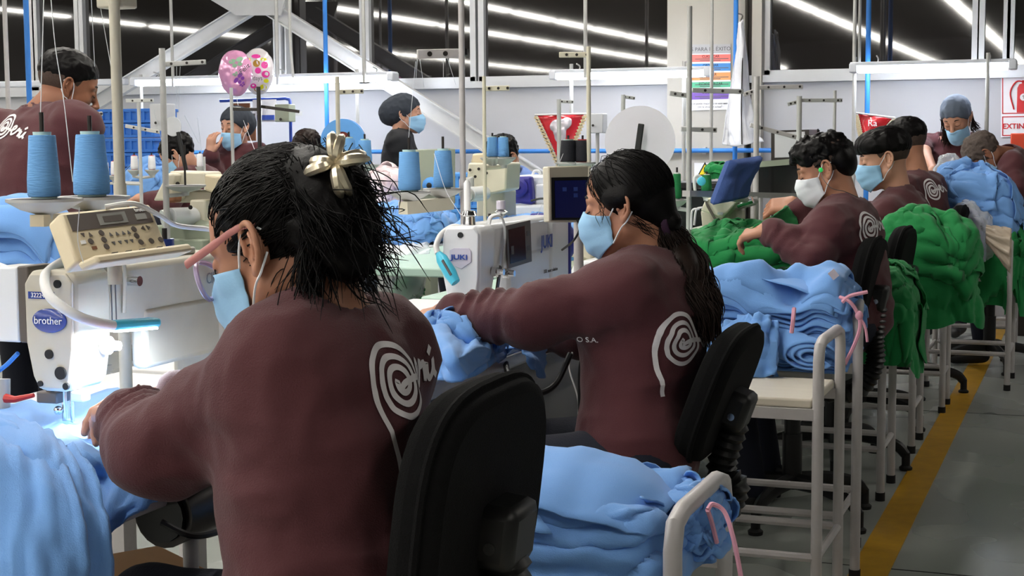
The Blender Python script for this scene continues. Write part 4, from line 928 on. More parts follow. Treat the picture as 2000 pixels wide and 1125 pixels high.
drape('garment', 'green garment held up by the curly haired man', [[at(1532, 402, 5.33), at(1540, 408, 5.36), at(1556, 418, 5.4), at(1570, 425, 5.4)], [at(1500, 425, 5.2), at(1530, 432, 5.3), at(1560, 440, 5.38), at(1585, 440, 5.36)], [at(1475, 440, 5.15), at(1515, 458, 5.22), at(1555, 462, 5.3), at(1588, 455, 5.32)], [at(1450, 452, 5.2), at(1505, 475, 5.2), at(1560, 480, 5.25), at(1590, 470, 5.3)]], 'cloth_green', 4, .018, 5, base=.5)
heap('small heap of green cloth on the bench beside the pillar', at(1412, 352, Y=8.3), XA, .17, .16, .055, 'cloth_green', 46, 2, .1, .02)
# blue piles in the background
heap('folded blue cloth with a rolled edge on the white table', (LT[0] - .26, LT[1] + .06, .803), (1, .1, 0), .52, .5, .16, 'cloth_blue', 51, 3, .1, .022)
heap('flat blue cloth pile behind the white machine with the screen', at(1015, 470, 6.3) * (1, 1, 0) + (0, 0, .803), XA, .55, .5, .16, 'cloth_blue', 53, 3, .1, .016, over=.1)
layers_stack('tall leaning stack of blue garments at the far left', at(50, 530, 4.55) * (1, 1, 0) + (0, 0, .863), (1, .3, 0), .34, .3, .27, 12, 'cloth_blue', 55, .016, lean=-.05, droop=.07)
heap('blue garment bundle on the table before the bent man', at(1910, 400, Y=8.36) * (1, 1, 0) + (0, 0, .83), (1, -.1, 0), .42, .38, .28, 'cloth_blue', 57, 4, .12, .02, skew=-.22, over=.03, flaps=10)
heap('blue and white cloth on the bench before the black capped woman', (-5.52, 8.25, .803), XA, .45, .34, .34, 'cloth_blue', 59, 3, .1, .02)
# clear plastic bags
bag1 = heap('clear bag of pale scraps below the far blue bundle', at(1893, 470, Y=8.12) * (1, 1, 0) + (0, 0, .66), (1, -.3, 0), .2, .16, .28, 'film_clear', 61, 3, .1, .03, cat='bag', name='plastic_bag', flaps=0)
heap('pale lilac cloth filling the clear bag of scraps', at(1893, 470, Y=8.125) * (1, 1, 0) + (0, 0, .665), (1, -.3, 0), .17, .13, .24, 'cloth_lilac', 62, 3, .1, .02, name='cloth_scraps')
tw = MB(); cc = at(1950, 465, Y=7.98); U, V = np.meshgrid(np.linspace(0, 1, 18), np.linspace(0, 2 * PI, 40, endpoint=False), indexing='ij')
rr_ = (.03 + .05 * U) * (1 + .25 * np.sin(V * 9 + U * 4)); tw.grid(np.stack([cc[0] - .06 + .12 * U, cc[1] + rr_ * np.cos(V), cc[2] + .02 + rr_ * np.sin(V) * 1.2 - .08 * U], -1), True)
tw.build('bag_neck', 'film_tan', bag1, solid=.001, ang=180)
heap('crinkled clear bag behind the blue bundle before the capped woman', at(1862, 335, Y=8.62) * (1, 1, 0) + (0, 0, 1.07), XA, .18, .16, .1, 'film_clear', 64, 3, .12, .03, name='plastic_bag', cat='bag', flaps=0)
hb = drape('plastic_bag', 'clear plastic bag hanging from the edge of the white table', [[at(738, 478, 6.7), at(770, 480, 6.68), at(800, 478, 6.68), at(838, 476, 6.72)], [at(740, 510, 6.65), at(770, 515, 6.6), at(800, 512, 6.6), at(838, 505, 6.68)], [at(744, 555, 6.65), at(772, 560, 6.55), at(800, 558, 6.55), at(832, 550, 6.65)], [at(775, 592, 6.68), at(785, 595, 6.62), at(800, 592, 6.62), at(818, 585, 6.68)]], 'film_clear', 3, .03, 4, cat='bag', solid=.001)
heap('few green scraps in the hanging clear bag', at(800, 590, 6.75), XA, .12, .08, .08, 'cloth_green', 66, 2, .2, .02, name='cloth_scraps')
# white garment hanging from the rail, pink striped cloth
g0 = at(1447, 38, 10.2); wg = thing('hanging_garment', 'white garment hanging in folds beside the concrete pillar', 'garment', g0)
rows = []
for py, w0, w1 in ((42, 1443, 1449), (90, 1438, 1456), (160, 1428, 1463), (220, 1418, 1469), (262, 1413, 1478), (282, 1411, 1490)):
    rows.append([at(w0 + (w1 - w0) * t, py + 4 * math.sin(t * 5), 10.2 + .05 * math.sin(t * PI * 2 + 1)) for t in np.linspace(0, 1, 7)])
drape('cloth', '', rows, 'cloth_white', 8, .02, 5, parent=wg, base=.2); MB().tube(smooth_path([at(1447, 40, 10.18), at(1450, 30, 10.3), at(1440, 26, 10.5)], 5), .005, 6).build('hook', 'dark_metal', wg)
MB().tube(smooth_path([at(1449, 45, 10.17), at(1450, 120, 10.15), at(1448, 200, 10.14), at(1449, 282, 10.14)], 6), .004, 6).build('seam', 'dark_metal', wg)
heap('pink and white striped cloth heaped behind the folded blue cloth', at(735, 405, 7.9) * (1, 1, 0) + (0, 0, .93), (1, .2, 0), .3, .25, .2, 'striped_pink', 68, 2, .06, .02)
# ---------------------------------------------------------------- machines
mat('cream_paint', (214, 208, 188), .38, var=.06, vs=8)
mat('white_paint', (224, 226, 230), .28, var=.02, coat=.2)
mat('putty_paint', (196, 190, 174), .4, var=.1, vs=10)
mat('beige_plastic', (212, 198, 168), .45, var=.05, vs=5)
mat('grey_green', (150, 158, 140), .45, var=.06)
mat('panel_dark', (92, 84, 80), .4, var=.08)
mat('lcd', (150, 150, 146), .25, var=.15, vs=30)
mat('screen_black', (12, 13, 15), .15, var=.05)
mat('screen_navy', (10, 16, 74), .12, var=.2, emit=.12)
mat('badge_blue', (44, 66, 142), .25, var=.05, coat=.4)
mat('ink_blue', (46, 76, 170), .4)
mat('ink_grey', (92, 90, 92), .6)
mat('ink_black', (22, 22, 24), .6)
mat('ink_white', (236, 236, 238), .5)
mat('purple_plastic', (52, 48, 138), .4, var=.06)
mat('lamp_blue', (72, 190, 220), .35, var=.04)
mat('led', (225, 240, 255), .5, emit=30)
mat('valve_red', (176, 36, 36), .4)
mat('thread_blue', (112, 170, 228), .8, var=.05, vs=40, bump=.5, bs=60, aniso=(1, 1, 9))
mat('thread_black', (26, 26, 34), .8, bump=.5, bs=60, aniso=(1, 1, 9))
mat('thread_green', (24, 122, 66), .8, bump=.5, bs=60, aniso=(1, 1, 9))
mat('thread_white', (232, 230, 234), .8, bump=.5, bs=60, aniso=(1, 1, 9))
mat('cone_core', (196, 222, 214), .5)
mat('cone_core_red', (196, 60, 60), .5)
mat('cone_core_white', (230, 230, 230), .5)
mat('foam_dark', (70, 66, 68), .95)
mat('thread_line', (214, 218, 224), .6)
mat('cork', (128, 84, 58), .8)
UPV = np.array((0, 0, 1.))
def cone(label, base, h, rb, rt, m='thread_blue', core='cone_core', group='thread cones'):
    o = thing('thread_cone', label, 'thread cone', base, group)
    MB().lathe([(rb * .93, h * .03), (rb, h * .06), (rb * .995, h * .3), (rt + (rb - rt) * .35, h * .65), (rt, h * .93), (rt * .96, h * .95), (rt * .5, h * .952)], base, 28).build('thread', m, o)
    MB().lathe([(rb * .78, 0), (rb * .8, h * .05), (rt * .66, h * .95), (rt * .68, h * 1.0), (rt * .5, h * 1.0), (rt * .3, h * .96)], base, 20).build('core_tube', core, o)
    return o
def tray(parent, c, r, m='grey_metal', foam=True, pin=.155):
    tr = MB().lathe([(.012, -.03), (.014, -.018), (r * .62, -.01), (r, .004), (r, .009), (r * .9, .005), (r * .5, .0)], c, 30).build('spool_tray', m, parent)
    if foam: MB().lathe([(r * .86, .0045), (r * .86, .008), (.0, .008)], c, 28).build('foam_pad', 'foam_dark', tr)
    MB().cyl(np.array(c) + UPV * .0, np.array(c) + UPV * pin, .004, n=8).build('spool_pin', 'dark_metal', tr)
    return tr
def arm_bar(parent, a, b, m='grey_metal', w_=.018, t=.008, holes=3):
    a, b = np.array(a), np.array(b); d = b - a; B = basis(d); L = np.linalg.norm(d)
    ar = MB().box((a + b) / 2, (L, .012, w_), B).build('guide_arm', m, parent, .002)
    for k in range(holes):
        p = a + d * (.25 + .68 * k / max(1, holes - 1)); MB().cyl(p - B[:, 1] * .008, p + B[:, 1] * .008, w_ * .28, n=10).build('eyelet', 'dark_metal', ar)
    return ar
def thread(pts, parent, r=.0008): return MB().tube(smooth_path(pts, 6), r, 4).build('thread_line', 'thread_line', parent)
# ---- hero machine of the woman in glasses. local axes: a along the arm (+Y), n operator side (+X)
def flatbed(label, p, m, length=.52, sc=1.0, wheel='black_plastic', lower=.09, top=.285):
    p = np.array(p, float); o = thing('sewing_machine', label, 'sewing machine', p); A, N_ = np.array((0, 1., 0)), np.array((1., 0, 0))
    def W(n, a, z): return p + (N_ * n + A * a + UPV * z) * sc
    def bx(name, lo, hi, mm=m, bv=.012, par=o): lo, hi = np.array(lo), np.array(hi); c = (lo + hi) / 2; s = (hi - lo) * sc; return MB().box(W(*c), (s[0], s[1], s[2]), np.stack([N_, A, UPV], 1)).build(name, mm, par, bv * sc)
    fr = np.stack([N_, UPV, -A], 1)
    outline = [(-.05, top - .02), (-.038, top - .002), (.04, top), (.053, top - .016), (.05, .15), (.04, .095), (.028, .078), (-.026, .078), (-.038, .1), (-.05, .16)]
    hd = MB().prism([(u * sc, v * sc) for u, v in outline], fr, W(0, .055, 0), .1 * sc).build('machine_head', m, o, .008 * sc)
    MB().prism([(u * .93 * sc, (v * .95 + .009) * sc) for u, v in outline], fr, W(0, -.044, 0), .006 * sc).build('face_plate', m, hd, .003 * sc)
    bx('arm', (-.05, .05, .17), (.05, length - .1, top - .002)); bx('pillar', (-.055, length - .17, 0), (.06, length, top - .006), bv=.018)
    bx('arm_panel', (.02, .15, lower), (.054, length - .15, .2), bv=.01)
    bx('bed', (-.09, -.13, -.004), (.085, length, .006), 'chrome' if m == 'x' else m, .003)
    hw = MB().lathe([(0, 0), (.06, 0), (.066, .008), (.066, .03), (.055, .04), (.03, .045), (0, .045)], W(0, length + .012, .2), 28, np.stack([N_, -UPV, A], 1)).build('handwheel', wheel, o)
    MB().cyl(W(0, length, .2), W(0, length + .02, .2), .02).build('hub', 'chrome', hw)
    # needle bar, presser foot
    nd = MB().cyl(W(0.004, 0, .02), W(.004, 0, .09), .0035 * sc).build('needle_bar', 'chrome', o); MB().cyl(W(.004, 0, .004), W(.004, 0, .03), .0012).build('needle', 'chrome', nd)
    pf = MB().cyl(W(-.012, 0, .012), W(-.012, 0, .09), .0045 * sc).box(W(-.006, -.008, .008), (.012 * sc, .035 * sc, .005 * sc)).build('presser_foot', 'chrome', o)
    MB().ball(W(-.016, -.012, .04), .008 * sc).build('foot_screw', 'chrome', pf)
    bx('needle_guard', (-.055, -.02, .052), (-.012, .02, .072), 'panel_dark', .003); bx('foot_lifter', (.022, -.03, .06), (.05, -.008, .078), 'white_paint', .004)
    return o, W, bx, hd
pA = at(139, 845, z=.8); o, W, bx, hd = flatbed('putty coloured sewing machine with oval blue badge, closest to camera', pA, 'putty_paint', .56)
FR = np.stack([(1, 0, 0), (0, 0, 1), (0, -1, 0)], 1); FS = np.stack([(0, 1, 0), (0, 0, 1), (1, 0, 0)], 1)
bd = MB().lathe([(0, 0), (.034, 0), (.034, .003), (.03, .005), (0, .005)], W(.004, -.0505, .2), 32, np.stack([(1, 0, 0), (0, 0, .6), (0, -1, 0)], 1)).build('badge', 'badge_blue', hd)
text('brother', .018, W(.004, -.057, .2), FR, 'ink_white', hd)
MB().box(W(-.012, -.051, .242), (.052, .002, .012)).build('counter_plate', 'badge_blue', hd); text('3222407', .011, W(-.012, -.0535, .242), FR, 'ink_white', hd)
for n_, z_, r_ in ((.022, .262, .007), (.0, .143, .008), (.022, .112, .011), (-.02, .092, .005), (.032, .09, .006)): MB().cyl(W(n_, -.049, z_), W(n_, -.0535, z_), r_, n=18).build('screw_hole', 'ink_black', hd)
text('CIUDAD', .03, W(.0545, .40, .235), FS, 'ink_grey', o, squash=.8)
for a_ in (.056, .068): bx('seam_line', (.0505, a_, .17), (.0515, a_ + .002, .28), 'ink_grey', 0)
tn = MB().lathe([(0, 0), (.016, 0), (.016, .01), (.01, .012), (.008, .03), (0, .03)], W(.053, .03, .15), 20, np.stack([(0, 1, 0), (0, 0, 1), (1, 0, 0)], 1)).build('tension_dial', 'white_paint', o)
MB().cyl(W(.05, .1, .255), W(.08, .1, .255), .009).build('thread_guide_knob', 'chrome', o)
MB().tube(smooth_path([W(.03, .055, .285), W(.035, .065, .315), W(.05, .085, .315), W(.056, .09, .27), W(.056, .085, .2)], 6), .006, 8, flat=.5).build('thread_guard', 'putty_paint', o)
MB().cyl(W(-.01, .045, .28), W(-.01, .045, .35), .005, n=8).build('spool_post', 'cork', o)
bx('bobbin_base', (-.03, .24, .283), (.03, .36, .297), 'putty_paint', .004); MB().cyl(W(0, .3, .297), W(0, .3, .315), .018).build('bobbin', 'badge_blue', o); MB().cyl(W(0, .3, .31), W(0, .3, .335), .005).build('bobbin_pin', 'dark_metal', o)
bx('side_box', (-.135, -.02, .155), (-.085, .05, .285), 'white_paint', .004); bx('side_box_back', (-.085, -.02, .155), (-.062, .05, .287), 'panel_dark', .003)
MB().tube(smooth_path([W(-.055, .01, .26), W(-.06, .005, .17), W(-.045, -.01, .1), W(-.03, -.01, .07)], 6), .007, 8).build('thread_hose', 'panel_dark', o)
MB().box(W(-.01, .05, .30), (.05, .03, .04)).build('lamp_block', 'lamp_blue', o, .004); MB().cyl(W(.035, .05, .285), W(.035, .05, .325), .011).build('lamp_post', 'white_paint', o)
lm = thing('machine_lamp', 'lit blue gooseneck lamp on the machine closest to camera', 'lamp', W(.0, .04, .3))
MB().tube(smooth_path([W(-.02, .045, .30), at(98, 527, 2.6), at(87, 548, 2.53), at(100, 582, 2.49), at(145, 614, 2.48), at(185, 629, 2.5), at(222, 636, 2.53)], 8), .0085, 10).build('gooseneck', 'cable_white', lm)
la, lb = at(214, 636, 2.53), at(304, 629, 2.63)
B_ = basis(lb - la); MB().box((la + lb) / 2, (np.linalg.norm(lb - la), .03, .016), B_).build('lamp_head', 'lamp_blue', lm, .006); MB().box((la + lb) / 2 - B_[:, 2] * .0095, (np.linalg.norm(lb - la) * .86, .024, .003), B_).build('led_strip', 'led', lm)
ld = bpy.data.lights.new('led_light', 'AREA'); ld.shape = 'RECTANGLE'; ld.size = .12; ld.size_y = .024; ld.energy = 2.2; ld.color = (.85, .93, 1)
lo = bpy.data.objects.new('led_light', ld); C.objects.link(lo); lo.matrix_world = Matrix([[B_[i, 0], B_[i, 1], B_[i, 2], ((la + lb) / 2 - B_[:, 2] * .013)[i]] for i in range(3)] + [[0, 0, 0, 1]]); attach_m = lo.matrix_world.copy(); lo.parent = lm; lo.matrix_parent_inverse = wmat(lm).inverted()
# control panel
def quad(TL, TR, BL, BR):
    TL, TR, BL, BR = map(np.array, (TL, TR, BL, BR))
    def f(u, v): return (BL * (1 - u) + BR * u) * (1 - v) + (TL * (1 - u) + TR * u) * v
    x = nrm(BR - BL + TR - TL); y = TL - BL + TR - BR; n = nrm(np.cross(x, y)); y = np.cross(n, x); return f, np.stack([x, y, n], 1)
f, fr = quad(at(116, 415, 2.5), at(293, 397, 2.7), at(152, 512, 2.46), at(330, 488, 2.66)); x_, y_, n_ = fr.T
cp = thing('machine_console', 'beige machine console with dark display band and buttons', 'console', f(.5, 0))
q4 = [f(0, 0), f(1, 0), f(1, 1), f(0, 1)]
MB().add([p for p in q4] + [p - n_ * .035 for p in q4], [(0, 1, 2, 3), (7, 6, 5, 4)] + [(i, i + 4, (i + 1) % 4 + 4, (i + 1) % 4) for i in range(4)]).build('housing', 'beige_plastic', cp, .006)
ft = [f(-.02, -.02), f(1.03, -.02), f(1.03, -.02) + n_ * .04 - y_ * .012, f(-.02, -.02) + n_ * .04 - y_ * .012]; MB().add(ft + [p - y_ * .016 for p in ft], [(0, 1, 2, 3), (7, 6, 5, 4)] + [(i, i + 4, (i + 1) % 4 + 4, (i + 1) % 4) for i in range(4)]).build('button_ledge', 'beige_plastic', cp, .005)
def plate(name, u0, v0, u1, v1, m, lift=.001, th=.0015, par=cp, ff=f, nn=None):
    nn = n_ if nn is None else nn; q = [ff(u0, v0) + nn * lift, ff(u1, v0) + nn * lift, ff(u1, v1) + nn * lift, ff(u0, v1) + nn * lift]
    return MB().add(q + [p - nn * th for p in q], [(0, 1, 2, 3), (7, 6, 5, 4)] + [(i, i + 4, (i + 1) % 4 + 4, (i + 1) % 4) for i in range(4)]).build(name, m, par)
plate('display_band', .06, .60, .95, .93, 'panel_dark'); plate('display', .36, .65, .67, .88, 'lcd', .0018); plate('display_image', .41, .70, .62, .82, 'panel_dark', .0024); plate('status_window', .77, .68, .89, .8, 'lcd', .0018)
text('brother', .011, f(.86, .875) + n_ * .002, fr, 'ink_white', cp)
for u, v in ((.34, .5), (.34, .36), (.34, .22), (.70, .5), (.70, .36), (.72, .22), (.84, .22), (.95, .22), (.2, .36)): MB().cyl(f(u, v), f(u, v) + n_ * .002, .0055, n=16).build('button', 'panel_dark', cp)
for u in (.43, .5, .57, .63):
    for v, s in ((.45, 1), (.27, -1)): MB().prism([(-.004, -.003 * s), (.004, -.003 * s), (0, .004 * s)], fr, f(u, v) + n_ * .0003, .0012).build('arrow_mark', 'ink_grey', cp)
MB().prism([(.004, -.005), (.004, .005), (-.004, 0)], fr, f(.8, .5), .0015).prism([(-.004, -.005), (-.004, .005), (.004, 0)], fr, f(.87, .5), .0015).build('arrow_mark', 'panel_dark', cp)
MB().prism([(-.004, .004), (.004, .004), (0, -.004)], fr, f(.15, .5), .0015).prism([(-.004, -.004), (.004, -.004), (0, .004)], fr, f(.22, .5), .0015).build('arrow_mark', 'panel_dark', cp)
plate('label_dot', .1, .33, .15, .4, 'ink_white'); plate('label_orange', .19, .2, .24, .26, 'cork')
for u in (.3, .45, .6, .8): MB().box(f(u, -.035) + n_ * .02, (.014, .004, .001), np.stack([x_, n_, y_], 1)).build('ledge_mark', 'ink_grey', cp)
fq = f(.5, 0) - n_ * .03; MB().cyl((fq[0], fq[1], 1.06), fq, .012).build('panel_foot', 'putty_paint', cp)
cable('white cable arching from the control panel to the right', [at(205, 404, 2.6), at(262, 398, 2.62), at(310, 420, 2.7), at(345, 440, 2.75), at(400, 447, 2.8), at(440, 455, 2.8)], .0045, 'cable_white')
cable('white hose at the far left edge behind the first machine', [at(-20, 515, 2.75), at(10, 525, 2.72), at(45, 540, 2.7)], .008, 'cable_white'); cable('blue air hose at the far left edge by the red valve', [at(-20, 735, 2.7), at(10, 715, 2.7), at(35, 690, 2.68)], .004, 'pipe_blue')
# thread stand A
st = thing('thread_stand', 'beige thread stand pole left of the control panel', 'thread stand', W(-.06, .3, 0)); pc = at(235, 385, 2.95)
MB().cyl((pc[0], pc[1], .8), (pc[0], pc[1], 1.62), .0105).build('pole', 'putty_paint', st); MB().cyl((pc[0], pc[1], .8), (pc[0], pc[1], at(235, 358, 2.95)[2]), .0125).build('pole_sleeve', 'putty_paint', st)
MB().box(at(228, 4, 2.95), (.06, .05, .025)).build('top_clamp', 'putty_paint', st, .004); MB().box(at(190, -12, 2.95), (.16, .02, .012)).build('guide_arm', 'putty_paint', st)
tA, tB = at(87, 398, 2.62), at(180, 393, 2.8); MB().box((tA + tB) / 2 - UPV * .028, (np.linalg.norm(tB - tA) + .06, .025, .02), basis(tB - tA)).build('tray_bar', 'beige_plastic', st)
MB().cyl(tB - UPV * .03, (pc[0], pc[1], tB[2] - .03), .006).build('tray_link', 'beige_plastic', st)
tray(st, tA, .064); tray(st, tB, .068)
cone('left of two large blue thread cones before the standing man', tA + UPV * .009, .113, .0275, .0225); cone('right of two large blue thread cones before the standing man', tB + UPV * .009, .118, .0325, .0255)
thread([at(78, 262, 2.62), at(82, 120, 2.7), at(86, -20, 2.8)], st); thread([at(142, 355, 2.6), at(125, 200, 2.65), at(108, 90, 2.7), at(98, -20, 2.75)], st); thread([at(185, 130, 2.9), at(178, -10, 2.9)], st); thread([at(222, 160, 2.95), at(192, -10, 2.95)], st)
thread([at(155, 405, 2.45), at(152, 470, 2.45), at(165, 520, 2.45)], st)
vr = thing('air_valve', 'red handled air valve at the left edge below the lamp box', 'valve', at(5, 780, 2.85)); MB().cyl(at(5, 740, 2.85), at(5, 812, 2.85), .014).build('body', 'grey_metal', vr); MB().tube([at(12, 778, 2.82), at(30, 780, 2.81), at(66, 772, 2.8)], [.009, .006, .004], 8).build('handle', 'valve_red', vr)
MB().cyl((at(5, 812, 2.85)[0], at(5, 812, 2.85)[1], .8), at(5, 800, 2.85), .01).build('pipe', 'grey_metal', vr)
# ---- second machine with screen
pB = at(915, 637, c=3.85); pB = np.array((pB[0], pB[1], .8)); o, W, bx, hd = flatbed('white sewing machine with built-in screen and blue end cover', pB, 'white_paint', .62, 1.0, 'purple_plastic', .02)
bx('end_cover', (-.057, .60, .0), (.064, .622, .283), 'purple_plastic', .006)
MB().prism([(-.022, .0), (-.022, .034), (-.01, .04), (.03, .04), (.036, .032), (.036, .006), (.01, -.012)], FR, W(-.005, -.0505, .19), .003).build('badge', 'sticker', hd, .001); text('JUKI', .017, W(.0, -.055, .207), FR, 'ink_blue', hd, squash=1.4, bold=.0004)
f2, fr2 = quad(W(.0545, .12, .276), W(.0545, .30, .281), W(.0545, .135, .165), W(.0545, .31, .17)); scr = thing('machine_screen', 'dark screen set in the white sewing machine side', 'screen', W(.05, .28, .2))
plate('screen_bezel', 0, 0, 1, 1, 'panel_dark', .002, .004, scr, f2, fr2[:, 2]); plate('screen_glass', .08, .1, .74, .9, 'screen_black', .003, .001, scr, f2, fr2[:, 2]); plate('screen_icon', .14, .3, .24, .5, 'ink_grey', .0035, .0005, scr, f2, fr2[:, 2])
for v in (.35, .7): plate('screen_key', .82, v - .06, .93, v + .06, 'ink_grey', .003, .001, scr, f2, fr2[:, 2])
text('JUKI', .05, W(.0605, .42, .215), FS, 'ink_blue', o, bold=.0008); text('DDL smart solution', .014, W(.0605, .45, .135), FS, 'ink_grey', o)
for n2, z2, r2 in ((-.012, .108, .011), (.022, .108, .011), (.002, .262, .007)): MB().cyl(W(n2, -.049, z2), W(n2, -.0535, z2), r2, n=18).build('screw_hole', 'ink_black', hd)
MB().lathe([(0, 0), (.013, 0), (.013, .012), (.008, .014), (.008, .03), (0, .03)], W(.053, .035, .165), 18, np.stack([(0, 1, 0), (0, 0, 1), (1, 0, 0)], 1)).build('tension_dial', 'chrome', o)
MB().lathe([(0, 0), (.013, 0), (.013, .012), (.008, .014), (.008, .03), (0, .03)], W(.053, .11, .155), 18, np.stack([(0, 1, 0), (0, 0, 1), (1, 0, 0)], 1)).build('tension_dial', 'chrome', o)
MB().box(W(.056, .06, .13), (.004, .014, .1), rot(0, 0, -25)).build('thread_plate', 'panel_dark', o)
MB().tube(smooth_path([W(.03, .06, .27), W(.035, .07, .30), W(.05, .1, .30), W(.057, .11, .26), W(.057, .09, .17)], 6), .006, 8, flat=.6).build('thread_guard', 'white_paint', o)
MB().lathe([(.016, 0), (.014, .02), (.02, .024), (.016, .034), (0, .036)], W(.005, .0, .285), 14).build('cap_knob', 'chrome', o)
bx('oil_window', (.06, .49, .03), (.062, .51, .1), 'panel_dark', .001); MB().cyl(W(.06, .5, .08), W(.068, .5, .08), .01).build('oil_plug', 'chrome', o)
MB().cyl(W(0, .23, .285), W(0, .23, .315), .004).lathe([(.008, 0), (.018, .006), (.008, .012)], W(0, .23, .3), 14).build('bobbin_winder', 'chrome', o); MB().cyl(W(0, .23, .313), W(0, .23, .335), .012).build('winder_cap', 'sticker', o); MB().cyl(W(0, .15, .285), W(0, .15, .305), .004).build('winder_pin', 'dark_metal', o)
l2 = thing('machine_lamp', 'unlit light blue gooseneck lamp on the white machine', 'lamp', W(0, 0, .28))
MB().tube(smooth_path([at(905, 446, 3.83), at(885, 443, 3.82), at(862, 458, 3.8), at(852, 480, 3.78), at(855, 495, 3.77)], 8), .0075, 10).build('gooseneck', 'cable_white', l2)
a_, b_ = at(856, 494, 3.77), at(890, 552, 3.74); MB().tube([a_, a_ * .8 + b_ * .2, a_ * .3 + b_ * .7, b_], [.008, .016, .018, .013], 12, flat=.8).build('lamp_head', 'lamp_blue', l2); MB().box((a_ + b_) / 2 + FWD * -.016, (.045, .003, .006), basis(b_ - a_)).build('lamp_mark', 'ink_grey', l2)
# tablet of the ponytail woman, on a pipe
f3, fr3 = quad(at(1072, 325, 3.62), at(1150, 323, 3.75), at(1074, 434, 3.62), at(1150, 434, 3.75)); tb_ = thing('tablet', 'tablet with navy screen in a beige frame facing the ponytail woman', 'tablet', at(1130, 600, 3.72) * (1, 1, 0) + (0, 0, .8))
plate('frame', 0, 0, 1, 1, 'cream_paint', 0, .02, tb_, f3, fr3[:, 2]).modifiers.new('b', 'BEVEL').width = .003; plate('bezel', .05, .04, .98, .8, 'screen_black', .002, .003, tb_, f3, fr3[:, 2]); plate('screen', .12, .08, .96, .74, 'screen_navy', .003, .001, tb_, f3, fr3[:, 2])
for u, v in ((.3, .55), (.58, .55), (.58, .44)): plate('icon', u, v, u + .1, v + .07, 'ink_blue', .0036, .0005, tb_, f3, fr3[:, 2])
q = at(1130, 430, 3.75); MB().cyl((q[0], q[1], .8), q, .012).build('pipe', 'frame_grey', tb_)
cable('black cable curling down from the tablet frame', [at(1128, 430, 3.65), at(1133, 445, 3.63), at(1120, 470, 3.65), at(1098, 488, 3.8)], .0028, 'cable_black')
# thread stand B (white pole)
def stand(label, px, pyb, c, pytop, r=.012, m='frame_grey', z0=.8):
    q = at(px, pyb, c); o = thing('thread_stand', label, 'thread stand', (q[0], q[1], z0)); MB().cyl((q[0], q[1], z0), (q[0], q[1], at(px, pytop, c)[2]), r).build('pole', m, o); return o
s = stand('white thread stand pole above the machine with the screen', 905, 430, 4.35, -40, .0085); arm_bar(s, at(815, 106, 4.3), at(905, 104, 4.35), 'frame_grey', .026); MB().cyl(at(905, 108, 4.35), at(905, 96, 4.35), .014).build('collar', 'black_plastic', s)
t1, t2 = at(800, 380, 4.2), at(866, 374, 4.35); MB().box((t1 + t2) / 2 - UPV * .035, (.24, .03, .035), basis(t2 - t1)).build('tray_bar', 'cream_paint', s); tray(s, t1, .058); tray(s, t2, .058)
cone('left of the two blue thread cones beside the white pole', t1 + UPV * .009, .113, .031, .027); cone('right of the two blue thread cones beside the white pole', t2 + UPV * .009, .112, .028, .0235)
for a, b in (((815, 116), (812, 160)), ((820, 116), (828, 170)), ((866, 114), (866, 150)), ((874, 114), (890, 165))): thread([at(*a, 4.3), at(*b, 4.35)], s)
thread([at(798, 270, 4.2), at(812, 120, 4.25)], s); thread([at(848, 300, 4.33), at(870, 370, 4.2), at(900, 420, 4.1)], s); thread([at(1050, 420, 4.2), at(1100, 300, 4.3)], s)
mk_ = MB().lathe([(.009, 0), (.009, .11), (.004, .118), (0, .118)], at(913, 437, 4.1) - UPV * .002, 14).build('marker_pen', 'ink_white'); tag(mk_, 'white and purple marker pen upright behind the white machine', 'pen'); MB().lathe([(.0095, 0), (.0095, .022)], at(913, 437, 4.1), 14).build('pen_band', 'purple_plastic', mk_)
# ---- background thread stands and cones
def small_stand(label, px, pyb, c, pytop, arms, cones=(), m='grey_metal', r=.011, tr=.05, z0=.8, ch=.11, cr=.028):
    s = stand(label, px, pyb, c, pytop, r, m, 0 if c > 6.3 else z0)
    for (x0, y0, x1, y1) in arms: arm_bar(s, at(x0, y0, c), at(x1, y1, c), m)
    for (x, y, mm, core, lb) in cones:
        p = at(x, y, c + .02); tray(s, p, tr, pin=ch * 1.28 if lb else .155); q = at(px, y + 4, c); MB().tube([p - UPV * .025, (q[0], q[1], p[2] - .03)], .008, 6).build('tray_link', m, s)
        if lb: cone(lb, p + UPV * .009, ch, cr, cr * .86, mm, core)
    return s
small_stand('grey thread stand with long arms above the beige machine', 325, 400, 5.6, 96, [(313, 126, 402, 121)], [(362, 366, None, None, None)], 'grey_metal', .0115, .075)
small_stand('cream thread stand left of the red pennant', 948, 480, 5.5, 150, [(942, 173, 995, 172)], [(962, 312, 'thread_blue', 'cone_core', 'left of the small blue cones hiding the frizzy haired person'), (983, 312, 'thread_blue', 'cone_core', 'right of the small blue cones hiding the frizzy haired person')], 'cream_paint', .0065, .045, ch=.075, cr=.021)
small_stand('thread stand right of the gold hair claw', 663, 400, 6.0, 150, [(660, 180, 710, 178)], [(682, 322, 'thread_blue', 'cone_core', 'left of two blue cones behind the gold hair claw'), (713, 326, 'thread_blue', 'cone_core', 'right of two blue cones behind the gold hair claw')], 'putty_paint', .0085, .055, ch=.1, cr=.028)
small_stand('thread stand with black cones above the tablet', 1150, 330, 5.2, 92, [(1092, 107, 1150, 107)], [(1110, 322, 'thread_black', 'cone_core', 'left black thread cone above the tablet'), (1138, 322, 'thread_black', 'cone_core_red', 'right black thread cone with red core above the tablet')], 'cream_paint', .0075, .045, ch=.078, cr=.029)
